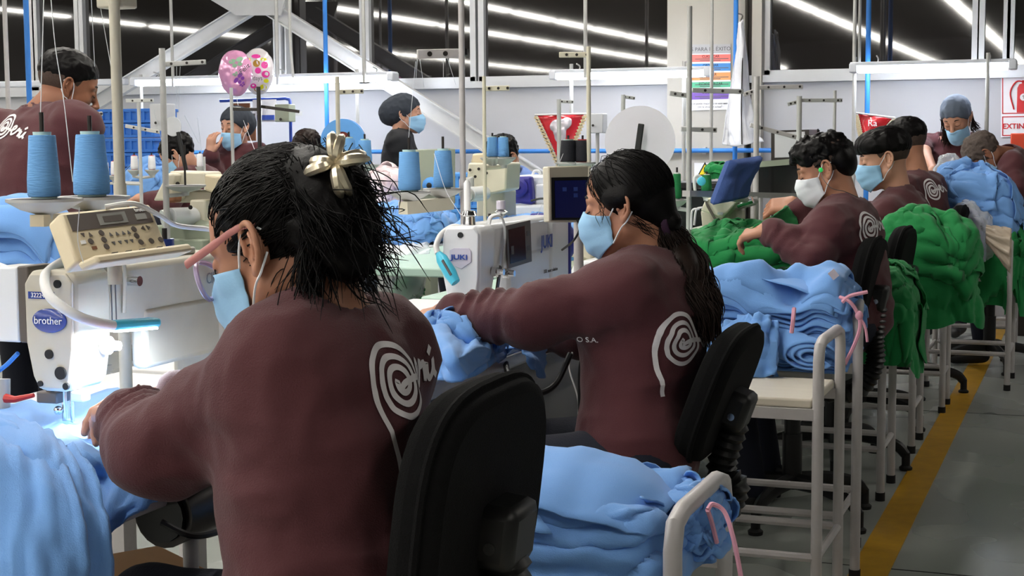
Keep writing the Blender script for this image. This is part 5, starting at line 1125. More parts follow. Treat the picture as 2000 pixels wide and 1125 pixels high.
small_stand('tall grey thread stand left of the poster', 1345, 490, 5.6, 16, [(1308, 182, 1350, 188), (1352, 176, 1452, 179), (1330, 252, 1400, 254)], [(1322, 394, 'thread_green', 'cone_core_white', 'slim green thread cone left of the tall grey stand')], 'grey_metal', .0095, .04, ch=.098, cr=.016)
small_stand('grey thread stand right of the white garment', 1476, 400, 6.4, 150, [(1452, 185, 1478, 176), (1478, 171, 1568, 169), (1465, 244, 1555, 268)], [(1380, 378, 'thread_green', 'cone_core_white', 'wide green thread cone before the warning sign')], 'frame_grey', .0115, .04, ch=.072, cr=.022)
small_stand('thread stand above the head of the curly haired man', 1560, 300, 7.2, 188, [(1538, 204, 1562, 198), (1560, 196, 1642, 196)], (), 'grey_metal', .0125)
small_stand('thin thread stand above the fringe haircut', 1629, 300, 7.6, 177, [(1600, 196, 1645, 196)], (), 'grey_metal', .008)
small_stand('small thread stand behind the pennant', 1092, 300, 8.6, 194, [(1090, 198, 1120, 199)], (), 'grey_metal', .012)
small_stand('short thread stand behind the white disc', 1217, 300, 8.6, 185, [(1214, 188, 1240, 192)], (), 'grey_metal', .012)
small_stand('thin thread stand before the standing man', 176, 330, 6.4, 200, [(176, 224, 200, 222)], (), 'frame_grey', .008)
small_stand('thread stand with crossed arms under the balloons', 510, 400, 8.9, 170, [(455, 213, 510, 214), (510, 208, 585, 218)], (), 'dark_metal', .012)
small_stand('thin rod stand before the black capped woman', 457, 400, 9.0, 172, [(452, 211, 470, 212)], (), 'grey_metal', .010)
small_stand('thread stand with white cones before the blue crates', 275, 345, 7.6, 200, [(246, 197, 300, 196), (245, 246, 312, 258)], [(263, 335, 'thread_white', 'cone_core_red', 'first white thread cone before the blue crates'), (297, 335, 'thread_white', 'cone_core_red', 'second white thread cone before the blue crates'), (224, 346, 'thread_white', 'cone_core_red', 'third white thread cone, beside the beige pole'), (206, 348, 'thread_white', 'cone_core_red', 'fourth white thread cone, beside the big blue cone')], 'grey_metal', .009, .035, ch=.072, cr=.019)
small_stand('thin stand with one white cone left of the black capped woman', 400, 345, 7.9, 306, (), [(391, 329, 'thread_white', 'cone_core_white', 'lone white thread cone left of the black capped woman')], 'grey_metal', .006, .025, ch=.068, cr=.017)
for a, b in (((300, 215), (330, 330)), ((385, 230), (398, 330)), ((360, 225), (388, 280)), ((345, 130), (345, 200)), ((352, 130), (348, 220))): thread([at(*a, 6.0), at(*b, 6.2)], st)
# ---- background machines (outlines stand in planes parallel to the wall)
def pprism(pts, Y, dep): q = [at(x, y, Y=Y) for x, y in pts]; k = len(q); m_ = MB(); m_.add(q + [p + np.array((0, dep, 0)) for p in q], [tuple(range(k)), tuple(range(k, 2 * k))[::-1]] + [(i, k + i, k + (i + 1) % k, (i + 1) % k) for i in range(k)]); return m_
mA = thing('overlock_machine', 'beige overlock machine with slanted front behind the control panel', 'sewing machine', at(350, 470, Y=4.9) * (1, 1, 0) + (0, 0, .8))
for nm, pts, Y, d, mm in (('slanted_cover', [(298, 392), (325, 338), (340, 340), (332, 392)], 4.95, .16, 'cream_paint'), ('arm', [(330, 334), (400, 336), (404, 366), (332, 368)], 5.0, .12, 'cream_paint'), ('beam', [(322, 372), (420, 372), (420, 396), (322, 396)], 5.05, .1, 'putty_paint'), ('base', [(300, 440), (420, 440), (420, 500), (300, 500)], 4.95, .3, 'grey_green'), ('column', [(370, 390), (400, 390), (404, 445), (366, 445)], 5.0, .14, 'cream_paint'), ('side_case', [(398, 340), (425, 345), (425, 380), (398, 372)], 5.0, .1, 'beige_plastic'), ('clamp', [(321, 381), (342, 381), (342, 396), (321, 396)], 4.9, .05, 'cork')): pprism(pts, Y, d).build(nm, mm, mA, .008)
MB().cyl(at(330, 425, Y=4.85), at(376, 423, Y=5.0), .036).build('motor', 'white_paint', mA); MB().cyl(at(318, 428, Y=4.83), at(331, 425, Y=4.85), .034).build('motor_end', 'grey_metal', mA); MB().ball(at(395, 460, Y=5.0), (.05, .05, .06)).build('oil_pan', 'grey_green', mA)
for px, py in ((321, 323), (321, 340), (347, 359), (372, 405)): MB().cyl(at(px, py, Y=4.94), at(px, py, Y=4.925), .008).build('screw', 'dark_metal', mA)
mC = thing('overlock_machine', 'beige overlock machine right of the white pole', 'sewing machine', at(935, 440, Y=5.6) * (1, 1, 0) + (0, 0, .8))
for nm, pts, Y, d, mm in (('body', [(914, 318), (990, 318), (988, 372), (955, 380), (910, 360)], 5.7, .16, 'cream_paint'), ('lid', [(922, 300), (952, 298), (952, 320), (918, 320)], 5.75, .1, 'beige_plastic'), ('column', [(930, 372), (985, 372), (985, 455), (930, 455)], 5.8, .14, 'cream_paint'), ('bed', [(900, 440), (1000, 440), (1000, 476), (900, 476)], 5.6, .3, 'grey_green'), ('plate', [(895, 348), (922, 345), (922, 382), (895, 384)], 5.6, .03, 'grey_metal')): pprism(pts, Y, d).build(nm, mm, mC, .008)
MB().cyl(at(915, 380, Y=5.55), at(945, 378, Y=5.7), .03).build('motor', 'white_paint', mC); MB().cyl(at(910, 382, Y=5.53), at(917, 380, Y=5.56), .027).build('motor_end', 'grey_metal', mC)
for px, py in ((918, 332), (935, 330), (928, 345), (950, 338)): MB().cyl(at(px, py, Y=5.69), at(px, py, Y=5.68), .006).build('screw', 'dark_metal', mC)
mD = thing('sewing_machine', 'small white sewing machine with purple handwheel cover', 'sewing machine', at(1040, 420, Y=6.3) * (1, 1, 0) + (0, 0, .8))
for nm, pts, Y, d, mm in (('handwheel_cover', [(997, 346), (1036, 344), (1040, 400), (994, 396)], 6.2, .05, 'purple_plastic'), ('body', [(1010, 342), (1072, 342), (1078, 352), (1078, 412), (1030, 412)], 6.26, .14, 'white_paint'), ('side_panel', [(1044, 360), (1074, 360), (1074, 400), (1044, 400)], 6.245, .02, 'white_paint'), ('bed', [(990, 400), (1100, 400), (1100, 440), (990, 440)], 6.2, .3, 'white_paint')): pprism(pts, Y, d).build(nm, mm, mD, .012)
q = at(1014, 366, Y=6.195); MB().lathe([(0, 0), (.04, 0), (.042, .01), (.03, .016), (.03, .01), (.012, .012), (.01, .02), (0, .02)], q, 28, FR).build('handwheel', 'purple_plastic', mD); MB().lathe([(0, 0), (.009, 0), (.009, .022), (0, .022)], q, 14, FR).build('hub', 'chrome', mD)
MB().tube(smooth_path([at(1040, 342, Y=6.3), at(1044, 334, Y=6.3), at(1052, 334, Y=6.3), at(1056, 342, Y=6.3)], 5), .006, 6).build('thread_guard', 'white_paint', mD)
cable('black plug cable lying before the small white machine', [at(1038, 392, 5.6), at(1055, 388, 5.5), at(1075, 388, 5.3)], .004, 'cable_black')
mE = thing('overlock_machine', 'cream overlock machine before the curly haired man', 'sewing machine', at(1420, 440, Y=5.82) * (1, 1, 0) + (0, 0, .8))
for nm, pts, Y, d, mm in (('head', [(1368, 412), (1378, 388), (1408, 382), (1440, 394), (1424, 412), (1410, 428), (1392, 420)], 5.67, .1, 'cream_paint'), ('body', [(1368, 412), (1440, 410), (1440, 452), (1372, 452)], 5.77, .14, 'putty_paint'), ('arm', [(1400, 388), (1470, 390), (1470, 402), (1430, 412)], 5.79, .08, 'grey_metal'), ('bed', [(1350, 450), (1480, 450), (1480, 472), (1350, 472)], 5.72, .3, 'grey_green')): pprism(pts, Y, d).build(nm, mm, mE, .006)
pprism([(1376, 391), (1384, 402), (1398, 428), (1394, 428), (1380, 404)], 5.66, .01).build('lever', 'panel_dark', mE); MB().cyl(at(1440, 400, Y=5.72), at(1470, 390, Y=5.72), .014).build('cylinder', 'chrome', mE)
for px, py in ((1380, 390), (1394, 391), (1404, 417), (1409, 417)): MB().cyl(at(px, py, Y=5.67), at(px, py, Y=5.66), .006).build('screw', 'ink_white', mE)
for k, (x0, y0, x1, y1, x2, y2) in enumerate(((1356, 440, 1360, 410, 1372, 405), (1350, 448, 1352, 412, 1366, 408))): MB().tube(smooth_path([at(x0, y0, Y=5.1), at(x1, y1, Y=5.1), at(x2, y2, Y=5.1)], 5), .004, 6).build('hose', 'cable_white', mE)
bar = thing('machine_rail', 'grey rail carrying the covered monitor and screens', 'rail', at(1345, 380, 5.6)); MB().box((at(1340, 378, 5.5) + at(1570, 383, 6.6)) / 2, (np.linalg.norm(at(1340, 378, 5.5) - at(1570, 383, 6.6)), .03, .022), basis(at(1570, 383, 6.6) - at(1340, 378, 5.5))).build('bar', 'frame_grey', bar)
for p in ((1476, 440, 6.05),): q = at(*p); MB().cyl((q[0], q[1], .8), at(p[0], 383, p[2]), .012).build('leg', 'frame_grey', bar)
l3 = thing('machine_lamp', 'round teal lamp hanging before the green cone', 'lamp', at(1360, 378, 6.0)); MB().tube(smooth_path([at(1358, 376, 6.0), at(1356, 350, 6.0), at(1362, 343, 6.0), at(1370, 346, 6.0)], 6), .006, 8).build('gooseneck', 'cable_white', l3); MB().ball(at(1370, 354, 5.98), (.018, .01, .018)).build('lamp_head', 'lamp_blue', l3)
# covered monitor, black monitor
f4, fr4 = quad(at(1436, 314, 5.55), at(1496, 305, 5.72), at(1402, 402, 5.5), at(1466, 388, 5.68)); cm = thing('covered_monitor', 'monitor wrapped in a navy blue cloth cover', 'monitor', f4(.5, 0))
U, V = np.meshgrid(np.linspace(0, 1, 30), np.linspace(0, 1, 30), indexing='ij'); ed = np.clip(np.minimum(np.minimum(U, 1 - U), np.minimum(V, 1 - V)) / .1, 0, 1) ** .5
G = np.array([[f4(u, v) for v in np.linspace(0, 1, 30)] for u in np.linspace(0, 1, 30)]); wv = (.006 * ridged(U * .3, V * .3, 3, 9) + .008 * noise3(U * 3, V * 3, 1, 2)) * ed; BK = fr4[:, 2]
front_ = G + BK * ((ed - 1) * .022 + wv)[..., None]; back_ = G - BK * (.022 + ed * .03)[..., None]
MB().grid(front_).grid(back_[::-1]).grid(np.stack([np.concatenate([A_[0, :], A_[1:, -1], A_[-1, -2::-1], A_[-2::-1, 0]]) for A_ in (front_, back_)])[::-1]).build('cloth_cover', 'cloth_navy', cm, ang=80)
MB().cyl(f4(.6, .05) - fr4[:, 2] * .02, at(1476, 392, 5.9), .012).build('arm', 'frame_grey', cm)
bm = thing('monitor', 'black monitor behind the navy covered one', 'monitor', at(1520, 380, 6.6)); pprism([(1478, 325), (1562, 318), (1560, 380), (1470, 384)], 6.5, .03).build('screen', 'screen_black', bm, .004); pprism([(1478, 316), (1568, 308), (1566, 320), (1478, 327)], 6.48, .08).build('top_rail', 'grey_green', bm); MB().cyl(at(1520, 384, Y=6.52), at(1520, 384, Y=6.52) * (1, 1, 0) + (0, 0, .8), .012).build('stand', 'frame_grey', bm)
gb = thing('grey_cabinet', 'brushed grey cabinet with dark frame behind the curly haired man', 'cabinet', at(1545, 320, 9.3) * (1, 1, 0)); pprism([(1506, 255), (1580, 253), (1580, 697), (1506, 697)], 8.8, .3).build('carcass', 'dark_metal', gb); pprism([(1513, 259), (1572, 257), (1572, 306), (1513, 308)], 8.79, .02).build('door', 'alu', gb)
# dark screen edge beside the bun
ds = thing('tablet', 'tablet edge with grey rim right behind the hair bun', 'tablet', at(690, 470, 2.95)); f5, fr5 = quad(at(640, 330, 3.0), at(699, 326, 3.2), at(640, 520, 3.0), at(699, 517, 3.2)); plate('rim', 0, 0, 1, 1, 'frame_grey', 0, .02, ds, f5, fr5[:, 2]); plate('screen', .05, .06, .82, .94, 'screen_navy', .002, .002, ds, f5, fr5[:, 2]); q = f5(.5, 0); MB().cyl((q[0], q[1], .8), q, .01).build('stand', 'frame_grey', ds)
# controls box row under the tablet, pale base machine
wb2 = thing('sewing_machine', 'white machine base on the green table behind the tablet pipe', 'sewing machine', at(1145, 545, 4.7) * (1, 1, 0) + (0, 0, .8))
for nm, pts, Y, d, mm in (('base', [(1113, 530), (1122, 512), (1180, 506), (1185, 540), (1113, 545)], 4.5, .25, 'white_paint'), ('body', [(1108, 470), (1160, 466), (1156, 512), (1106, 500)], 4.7, .14, 'cream_paint')): pprism(pts, Y, d).build(nm, mm, wb2, .01)

for o_, lo_, hi_ in ((mA, (-3.33, 4.9, .8), (-3.1, 5.22, .93)), (mC, (-2.36, 5.62, .8), (-2.16, 5.92, .93)), (mD, (-2.38, 6.22, .8), (-2.14, 6.48, .98)), (mE, (-1.46, 5.7, .8), (-1.26, 5.98, .95)), (wb2, (-1.6, 4.52, .8), (-1.42, 4.8, .9))):
    slab('machine_base', lo_, hi_, 'grey_green', .006, o_)
bc_ = thing('black_cabinet', 'low black cabinet carrying green cloth behind the green cones', 'cabinet', at(1362, 352, Y=8.3) * (1, 1, 0)); q = at(1362, 355, Y=8.3); MB().box((q[0], 8.3, q[2] / 2), (.42, .3, q[2])).build('carcass', 'black_plastic', bc_, .005); MB().box((q[0], 8.145, q[2] / 2), (.4, .01, q[2] - .06)).build('door', 'screen_black', bc_, .004)
# ---------------------------------------------------------------- background details
mat('crate_blue', (48, 112, 200), .5, var=.1, vs=12)
mat('crate_light', (78, 150, 224), .5, var=.06)
mat('tape_blue', (96, 160, 226), .6, var=.03, vs=30); mat('tape_red', (150, 66, 56), .7); mat('disc_white', (224, 220, 230), .5, var=.02); mat('acrylic', (214, 216, 220), .3, alpha=.75)
mat('pennant_red', (196, 34, 46), .25, var=.1, vs=12, coat=.6, bump=.3, bs=14); mat('fringe_gold', (204, 186, 150), .8, var=.2, vs=60, bump=.5, bs=120); mat('silver_film', (206, 200, 208), .2, .4, bump=.4, bs=30)
mat('balloon_pink', (226, 160, 200), .15, .2, var=.06, vs=4, coat=.6, bump=.25, bs=12); mat('balloon_clear', (232, 226, 230), .15, .2, var=.04, coat=.6, bump=.25, bs=12)
mat('dot_pink', (226, 70, 160), .25); mat('dot_gold', (196, 156, 70), .25, .4); mat('dot_lime', (214, 214, 40), .25); mat('wing_violet', (140, 70, 170), .4); mat('wing_green', (140, 180, 150), .4)
mat('paper', (232, 232, 236), .6, var=.02); mat('sign_red', (206, 34, 40), .5); mat('box_orange', (196, 62, 30), .5); mat('p_red', (232, 116, 108), .6, var=.03); mat('p_blue', (72, 140, 208), .6); mat('p_orange', (240, 160, 100), .6); mat('p_green', (92, 186, 146), .6); mat('p_violet', (122, 88, 176), .6); mat('p_grey', (176, 176, 180), .6); mat('warn_yellow', (226, 206, 30), .5)
# crates
def crate(label, x, y, z, w=.4, d=.3, h=.1, m='crate_blue'):
    o = thing('plastic_crate', label, 'crate', (x, y, z), 'stacked blue plastic crates'); MB().box((x, y, z + h / 2), (w - .02, d - .02, h)).build('body', m, o, .004)
    for zz in (.012, h - .012): MB().box((x, y, z + zz), (w, d, .02)).build('rim', m, o, .003)
    for k in range(5): MB().box((x - w / 2 + w * (k + .5) / 5, y - d / 2 + .004, z + h / 2), (.014, .012, h - .02)).build('rib', m, o)
    return o
x0, x1 = at(165, 300, Y=8.75)[0], at(305, 300, Y=8.75)[0]; zt = at(235, 212, Y=8.75)[2]; hh = .098; n = int(zt / hh); zb = zt - n * hh
pal = thing('pallet_base', 'low grey dolly under the stacked blue crates', 'dolly', ((x0 + x1) / 2, 8.9, 0)); MB().box(((x0 + x1) / 2, 8.9, zb / 2), (x1 - x0, .3, max(.02, zb))).build('deck', 'grey_metal', pal)
ordn = ['bottom', 'second', 'third', 'fourth', 'fifth', 'sixth', 'seventh', 'eighth', 'ninth', 'tenth', 'eleventh', 'twelfth', 'thirteenth', 'fourteenth', 'fifteenth', 'sixteenth']
for k in range(n):
    for s, nm in ((0, 'left'), (1, 'right')): crate('blue plastic crate, %s from the floor in the %s stack' % (ordn[k], nm), x0 + (x1 - x0) * (.27 + .48 * s), 8.9, zb + k * hh, (x1 - x0) * .47, .3, hh - .002, 'crate_blue')
for k in range(3): crate(('lowest', 'middle', 'top')[k] + ' light blue crate behind the right blue cone', at(912, 330, Y=8.6)[0], 8.6, .8 + .08 * k + .0, .42, .3, .13 if k == 2 else .078, 'crate_light')
table('narrow bench under the light blue crates', at(912, 330, Y=8.6)[0] - .3, at(912, 330, Y=8.6)[0] + .25, 8.62, 9.0, name='work_bench')
# tape roll and white disc
q = at(672, 275, Y=8.6); tr = thing('tape_roll', 'big blue tape roll with a brown core behind the gold claw', 'tape roll', q * (1, 1, 0)); r_ = 43 / 3000 * np.linalg.norm(q - CAM) * .98
RD = np.stack([(.96, .28, 0), (0, 0, 1), (.28, -.96, 0)], 1); MB().lathe([(r_ * .42, 0), (r_, 0), (r_, .06), (r_ * .42, .06), (r_ * .42, 0)], q, 48, RD).build('tape', 'tape_blue', tr); MB().lathe([(0, .01), (r_ * .42, .01), (r_ * .42, .05), (0, .05)], q, 24, RD).build('core', 'tape_red', tr); MB().lathe([(0, -.006), (r_ * 1.03, -.006), (r_ * 1.03, -.002), (0, -.002)], q, 48, RD).build('back_disc', 'disc_white', tr); MB().cyl((q[0], q[1] + .06, 0), (q[0], q[1] + .06, q[2]), .015).build('stand', 'grey_metal', tr)
q = at(1250, 276, Y=7.2); wd = thing('tape_disc', 'large white disc with black clamp bar behind the ponytail woman', 'tape roll', q * (1, 1, 0)); r_ = 69 / 3000 * (q - CAM) @ FWD
MB().lathe([(0, 0), (r_, 0), (r_, .004), (0, .004)], q, 56, RD).build('disc_face', 'disc_white', wd); MB().lathe([(0, .06), (r_ * .98, .06), (r_ * .98, .064), (0, .064)], q - RD[:, 2] * .12, 56, RD).build('disc_back', 'disc_white', wd); MB().cyl(q - RD[:, 2] * .06, q, r_ * .5, n=32).build('tape', 'cloth_white', wd)
MB().box(at(1249, 268, Y=7.15), (.03, .012, .13), rot(0, 8)).build('clamp_bar', 'black_plastic', wd, .004); MB().cyl(q * (1, 1, 0) + (0, .06, 0), q + (0, .06, 0), .016).build('stand', 'grey_metal', wd)
q = at(338, 247, Y=7.4); fd = thing('paper_disc', 'clear round disc behind the grey stand near the crates', 'disc', q); MB().lathe([(0, 0), (.055, 0), (.055, .003), (0, .003)], q, 32, FR).build('disc', 'acrylic', fd); MB().cyl(at(366, 345, Y=7.4), at(348, 258, Y=7.4), .012).build('arm', 'black_plastic', fd)
# pennants
def pennant(label, pts, Y, par=None, emblem=True, txt=None):
    P_ = [at(x, y, Y=Y) for x, y in pts]; o = thing('pennant', label, 'pennant', P_[0]); TL, TR, T_ = P_
    def f(u, v): a, b = TL * (1 - u) + TR * u, T_; return a * (1 - v) + b * v
    G = np.array([[f(u, v) + np.array((0, .012 * math.sin(u * 7 + v * 4), 0)) for u in np.linspace(0, 1, 14)] for v in np.linspace(0, .96, 18)]); MB().grid(G).build('flag', 'pennant_red', o, solid=.002, ang=180)
    for u0, nm in ((0, 1), (1, -1)):
        for k in range(16):
            a = f(u0, k / 16 * .95); b = f(u0, (k + 1) / 16 * .95); m_ = (a + b) / 2; MB().box(m_ + np.array((-nm * .012, -.003, -.006)), (.035, .008, np.linalg.norm(b - a) * .9), rot(0, 25 * nm)).build('fringe', 'fringe_gold', o)
    MB().cyl(TL + (-.02, 0, .006), TR + (.02, 0, .006), .006, n=8).build('rod', 'frame_grey', o)
    if emblem:
        c = f(.5, .28) + np.array((0, -.012, 0)); Q = Field(c - .16, c + .16, .007); Q.ell(c + np.array((-.01, 0, .03)), (.07, .014, .05), None, .01).ell(c + np.array((.0, 0, -.04)), (.042, .014, .05), None, .02).ell(c + np.array((.045, 0, .05)), (.04, .012, .04), None, .01).ell(c + np.array((.0, 0, -.1)), (.022, .012, .04), None, .02).disp(.006, 40, 2, 1); V_, F_ = Q.mesh(); link('emblem', V_, F_, 'silver_film', o, ang=180)
    if txt: text(txt[0], txt[1], f(.5, .22) + np.array((0, -.02, 0)), FR, 'ink_white', o)
    return o
pennant('red pennant with gold fringe and silver emblem above the tablet', [(1050, 226), (1140, 224), (1098, 330)], 10.07); pennant('small red pennant with gold fringe at the right lamp post', [(1676, 222), (1742, 232), (1690, 290)], 10.16, emblem=False, txt=('Ra', .06))
# balloons
def balloon(label, px, py, Y, rx, rz, m, tail):
    c = at(px, py, Y=Y); d = (c - CAM) @ FWD / 3000; o = thing('balloon', label, 'balloon', c); Q = Field(c - .25, c + .25, .008); Q.ell(c, (rx * d, rx * d * .55, rz * d), None, .02).ell(c - UPV * rz * d * .62, (rx * d * .42, .05, rz * d * .38), None, .05).disp(.004, 30, 3, 1, True); V_, F_ = Q.mesh(); link('skin', V_, F_, m, o, ang=180)
    b = BVHTree.FromPolygons([Vector(v) for v in V_.tolist()], F_)
    def put(poly, mm, name):
        pts = []
        for x, y in poly:
            h_ = b.ray_cast(Vector(CAM), Vector(at(px + x, py + y, c=1) - CAM)); pts.append(np.array(h_[0]) - FWD * .003 if h_[0] is not None else None)
        if all(p is not None for p in pts): m_ = MB(); m_.add(pts, [tuple(range(len(pts)))]); m_.build(name, mm, o)
    MB().tube(smooth_path([c - UPV * rz * d, c - UPV * (rz * d + .1) + RIGHT * .02, at(tail[0], 300, 8.88)], 6), .004, 5, flat=.4).build('ribbon', 'ink_white', o)
    return o, put
def disk(x, y, a, b, n=16): return [(x + a * math.cos(t), y + b * math.sin(t)) for t in np.linspace(0, 2 * PI, n, endpoint=False)]
o_, put = balloon('clear foil balloon with pink, gold and lime dots', 504, 138, 9.72, 34, 43, 'balloon_clear', (507, 330))
for x, y, a, b, m_ in ((-4, -28, 9, 4, 'dot_pink'), (-19, -20, 5, 5, 'dot_gold'), (-3, -14, 7, 7, 'dot_gold'), (13, -11, 7, 7, 'dot_pink'), (0, 0, 6, 6, 'dot_pink'), (15, 7, 8, 7, 'dot_pink'), (11, -22, 6, 3, 'dot_lime'), (-9, 30, 6, 5, 'dot_pink'), (10, 33, 7, 6, 'dot_lime'), (-2, 36, 6, 5, 'dot_gold'), (16, 20, 5, 4, 'dot_lime')): put(disk(x, y, a, b), m_, 'dot')
put_text = text('days', .045, at(503, 153, Y=9.55), FR, 'ink_grey', o_)
o_, put = balloon('pink foil balloon with butterflies', 460, 141, 9.42, 36, 43, 'balloon_pink', (500, 330))
def butterfly(x, y, s, r, m_):
    for sg in (-1, 1):
        for dx, dy, a, b in ((sg * .62, -.35, .6, .38), (sg * .45, .4, .4, .34)):
            p = [(x + s * ((dx + a * math.cos(t)) * math.cos(r) - (dy + b * math.sin(t)) * math.sin(r)), y + s * ((dx + a * math.cos(t)) * math.sin(r) + (dy + b * math.sin(t)) * math.cos(r))) for t in np.linspace(0, 2 * PI, 12, endpoint=False)]; put(p, m_, 'butterfly_wing')
for a in ((2, -19, 12, -.3, 'wing_green'), (8, 13, 10, -.9, 'wing_violet'), (0, 4, 5, -.6, 'wing_green'), (14, 24, 5, -.7, 'wing_violet')): butterfly(*a)
text('iFeliz', .05, at(477, 135, Y=9.27), np.stack([nrm((.75, 0, .6)), nrm((-.6, 0, .75)), (0, -1, 0)], 1), 'ink_grey', o_)
# poster on the pillar
yp = YW - .13; f6, fr6 = quad(at(1350, 87, Y=yp), at(1427, 86, Y=yp), at(1350, 216, Y=yp), at(1427, 214, Y=yp)); po = thing('poster', 'five steps poster with coloured bands on the concrete pillar', 'poster', f6(.5, 0)); n6 = fr6[:, 2] * np.sign(fr6[:, 2] @ np.array((0, -1, 0)))
plate('sheet', 0, 0, 1, 1, 'paper', 0, .003, po, f6, n6); sz = np.linalg.norm(f6(1, 0) - f6(0, 0))
plate('heading_band', 0, .86, 1, 1, 'p_grey', .002, .001, po, f6, n6); text('5S PARA EL ÉXITO', .037, f6(.47, .925) + n6 * .004, fr6, 'ink_grey', po)
for v0, v1, m_, t_ in ((.735, .845, 'p_red', 'CLASIFICAR'), (.595, .71, 'p_blue', 'ORDENAR'), (.455, .57, 'p_orange', 'LIMPIAR'), (.345, .43, 'p_green', 'ESTANDARIZAR'), (.165, .3, 'p_violet', 'DISCIPLINA')):
    plate('band', .0, v0, 1, v1, m_, .002, .001, po, f6, n6); text(t_, .026, f6(.5, v1 - .03) + n6 * .004, fr6, 'ink_black', po, squash=.9)
    for k in (0, 1): plate('text_line', .1 + k * .12, v0 + .015 + .024 * (1 - k), .95 - k * .2, v0 + .026 + .024 * (1 - k), 'ink_grey', .003, .0005, po, f6, n6)
text('"No se puede mejorar si se está satisfecho', .019, f6(.5, .1) + n6 * .004, fr6, 'ink_black', po); text('con la situación actual"', .019, f6(.48, .05) + n6 * .004, fr6, 'ink_black', po)
# extinguisher sign and orange box
yp = YW - .012; f7, fr7 = quad(at(1955, 145, Y=yp), at(2035, 143, Y=yp), at(1955, 268, Y=yp), at(2035, 267, Y=yp)); sg_ = thing('safety_sign', 'red and white extinguisher sign on the back wall at right', 'sign', f7(.5, 0)); n7 = np.array((0, -1., 0))
plate('sheet', 0, 0, 1, 1, 'paper', 0, .003, sg_, f7, n7)
for u0, v0, u1, v1 in ((.03, .37, .97, .98), (.03, .02, .97, .33)):
    for a in ((u0, v0, u1, v0 + .015), (u0, v1 - .015, u1, v1), (u0, v0, u0 + .025, v1), (u1 - .025, v0, u1, v1)): plate('border', *a, 'sign_red', .002, .001, sg_, f7, n7)
text('EXTINTOR', .048, f7(.5, .17) + n7 * .004, fr7, 'sign_red', sg_, bold=.001); c7 = f7(.56, .63)
MB().lathe([(0, 0), (.042, 0), (.042, .16), (.03, .185), (.014, .19), (.014, .21), (0, .21)], c7 - UPV * .1 + n7 * .0, 18, np.diag((1, .05, 1))).build('extinguisher_icon', 'sign_red', sg_); MB().tube(smooth_path([c7 + UPV * .1, c7 + (-.05, 0, .1), c7 + (-.085, 0, .03), c7 + (-.06, 0, -.08)], 6) + n7 * .006, .005, 6).build('hose_icon', 'sign_red', sg_); MB().lathe([(0, 0), (.024, 0), (.024, .004), (0, .004)], c7 + n7 * .003, 18, FR).build('number_disc', 'paper', sg_); text('9', .034, c7 + n7 * .009, FR, 'ink_black', sg_)
eb = thing('extinguisher_box', 'orange red box at the right edge below the extinguisher sign', 'box', at(2010, 290, Y=10.35)); MB().box(at(2012, 300, Y=10.35) - UPV * .05, (.23, .25, .36)).build('box', 'box_orange', eb, .006); q = at(2012, 300, Y=10.35); MB().box((q[0], 10.42, (q[2] - .23) / 2), (.1, .1, q[2] - .23)).build('stand', 'dark_metal', eb)
# warning sign, notice board behind the balloons
yp = YW - .125; f8, fr8 = quad(at(1356, 318, Y=yp), at(1398, 318, Y=yp), at(1356, 345, Y=yp), at(1398, 345, Y=yp)); ws = thing('warning_sign', 'white sign with yellow warning triangle behind the green cone', 'sign', f8(.5, 0)); plate('sheet', 0, 0, 1, 1.0, 'paper', 0, .003, ws, f8, n7); u = .055
MB().prism([(-u, -u * .8), (u, -u * .8), (0, u)], FR, f8(.5, .5) + n7 * .001, .002).build('triangle_border', 'ink_black', ws); MB().prism([(-u * .72, -u * .62), (u * .72, -u * .62), (0, u * .68)], FR, f8(.5, .5) + n7 * .003, .002).build('triangle', 'warn_yellow', ws); MB().prism([(-.006, .02), (.006, .02), (.002, -.008), (.01, -.008), (-.004, -.03), (0, -.012), (-.008, -.012)], FR, f8(.5, .47) + n7 * .005, .001).build('bolt_mark', 'ink_black', ws)
nb_ = thing('notice_board', 'blue framed rack with paper charts right of the black capped woman', 'rack', at(510, 300, Y=9.9) * (1, 1, 0)); fx0, fx1 = at(430, 197, Y=9.9), at(568, 265, Y=9.9)
MB().tube(smooth_path([at(430, 197, Y=9.9), at(540, 193, Y=9.9), at(560, 193, Y=9.9), at(567, 203, Y=9.9), at(568, 270, Y=9.9), at(568, 270, Y=9.9) * (1, 1, 0)], 8), .012, 8).build('frame', 'ink_blue', nb_)
for a, b, m_ in (((494, 195), (540, 238), 'paper'), ((451, 202), (488, 212), 'cork'), ((455, 210), (490, 240), 'beige_plastic'), ((478, 222), (500, 275), 'cork'), ((505, 225), (538, 234), 'ink_blue')): p0, p1 = at(*a, Y=9.88), at(*b, Y=9.88); MB().box((p0 + p1) / 2 + (0, .0 if m_ != 'ink_blue' else -.02, 0), (abs(p1[0] - p0[0]), .012, abs(p1[2] - p0[2]))).build('chart', m_, nb_)
p0, p1 = at(543, 204, Y=9.7), at(571, 238, Y=9.7); gbx = thing('control_box', 'small grey green control box hanging right of the balloons', 'control box', (p0 + p1) / 2); MB().box((p0 + p1) / 2, (abs(p1[0] - p0[0]), .1, abs(p1[2] - p0[2]))).build('case', 'grey_green', gbx, .005); MB().cyl(at(548, 233, Y=9.64), at(548, 233, Y=9.62), .01).build('knob', 'dark_metal', gbx); MB().box((p0 + p1) / 2 + (0, .12, 0), (.03, .2, .03)).build('bracket', 'grey_metal', gbx)
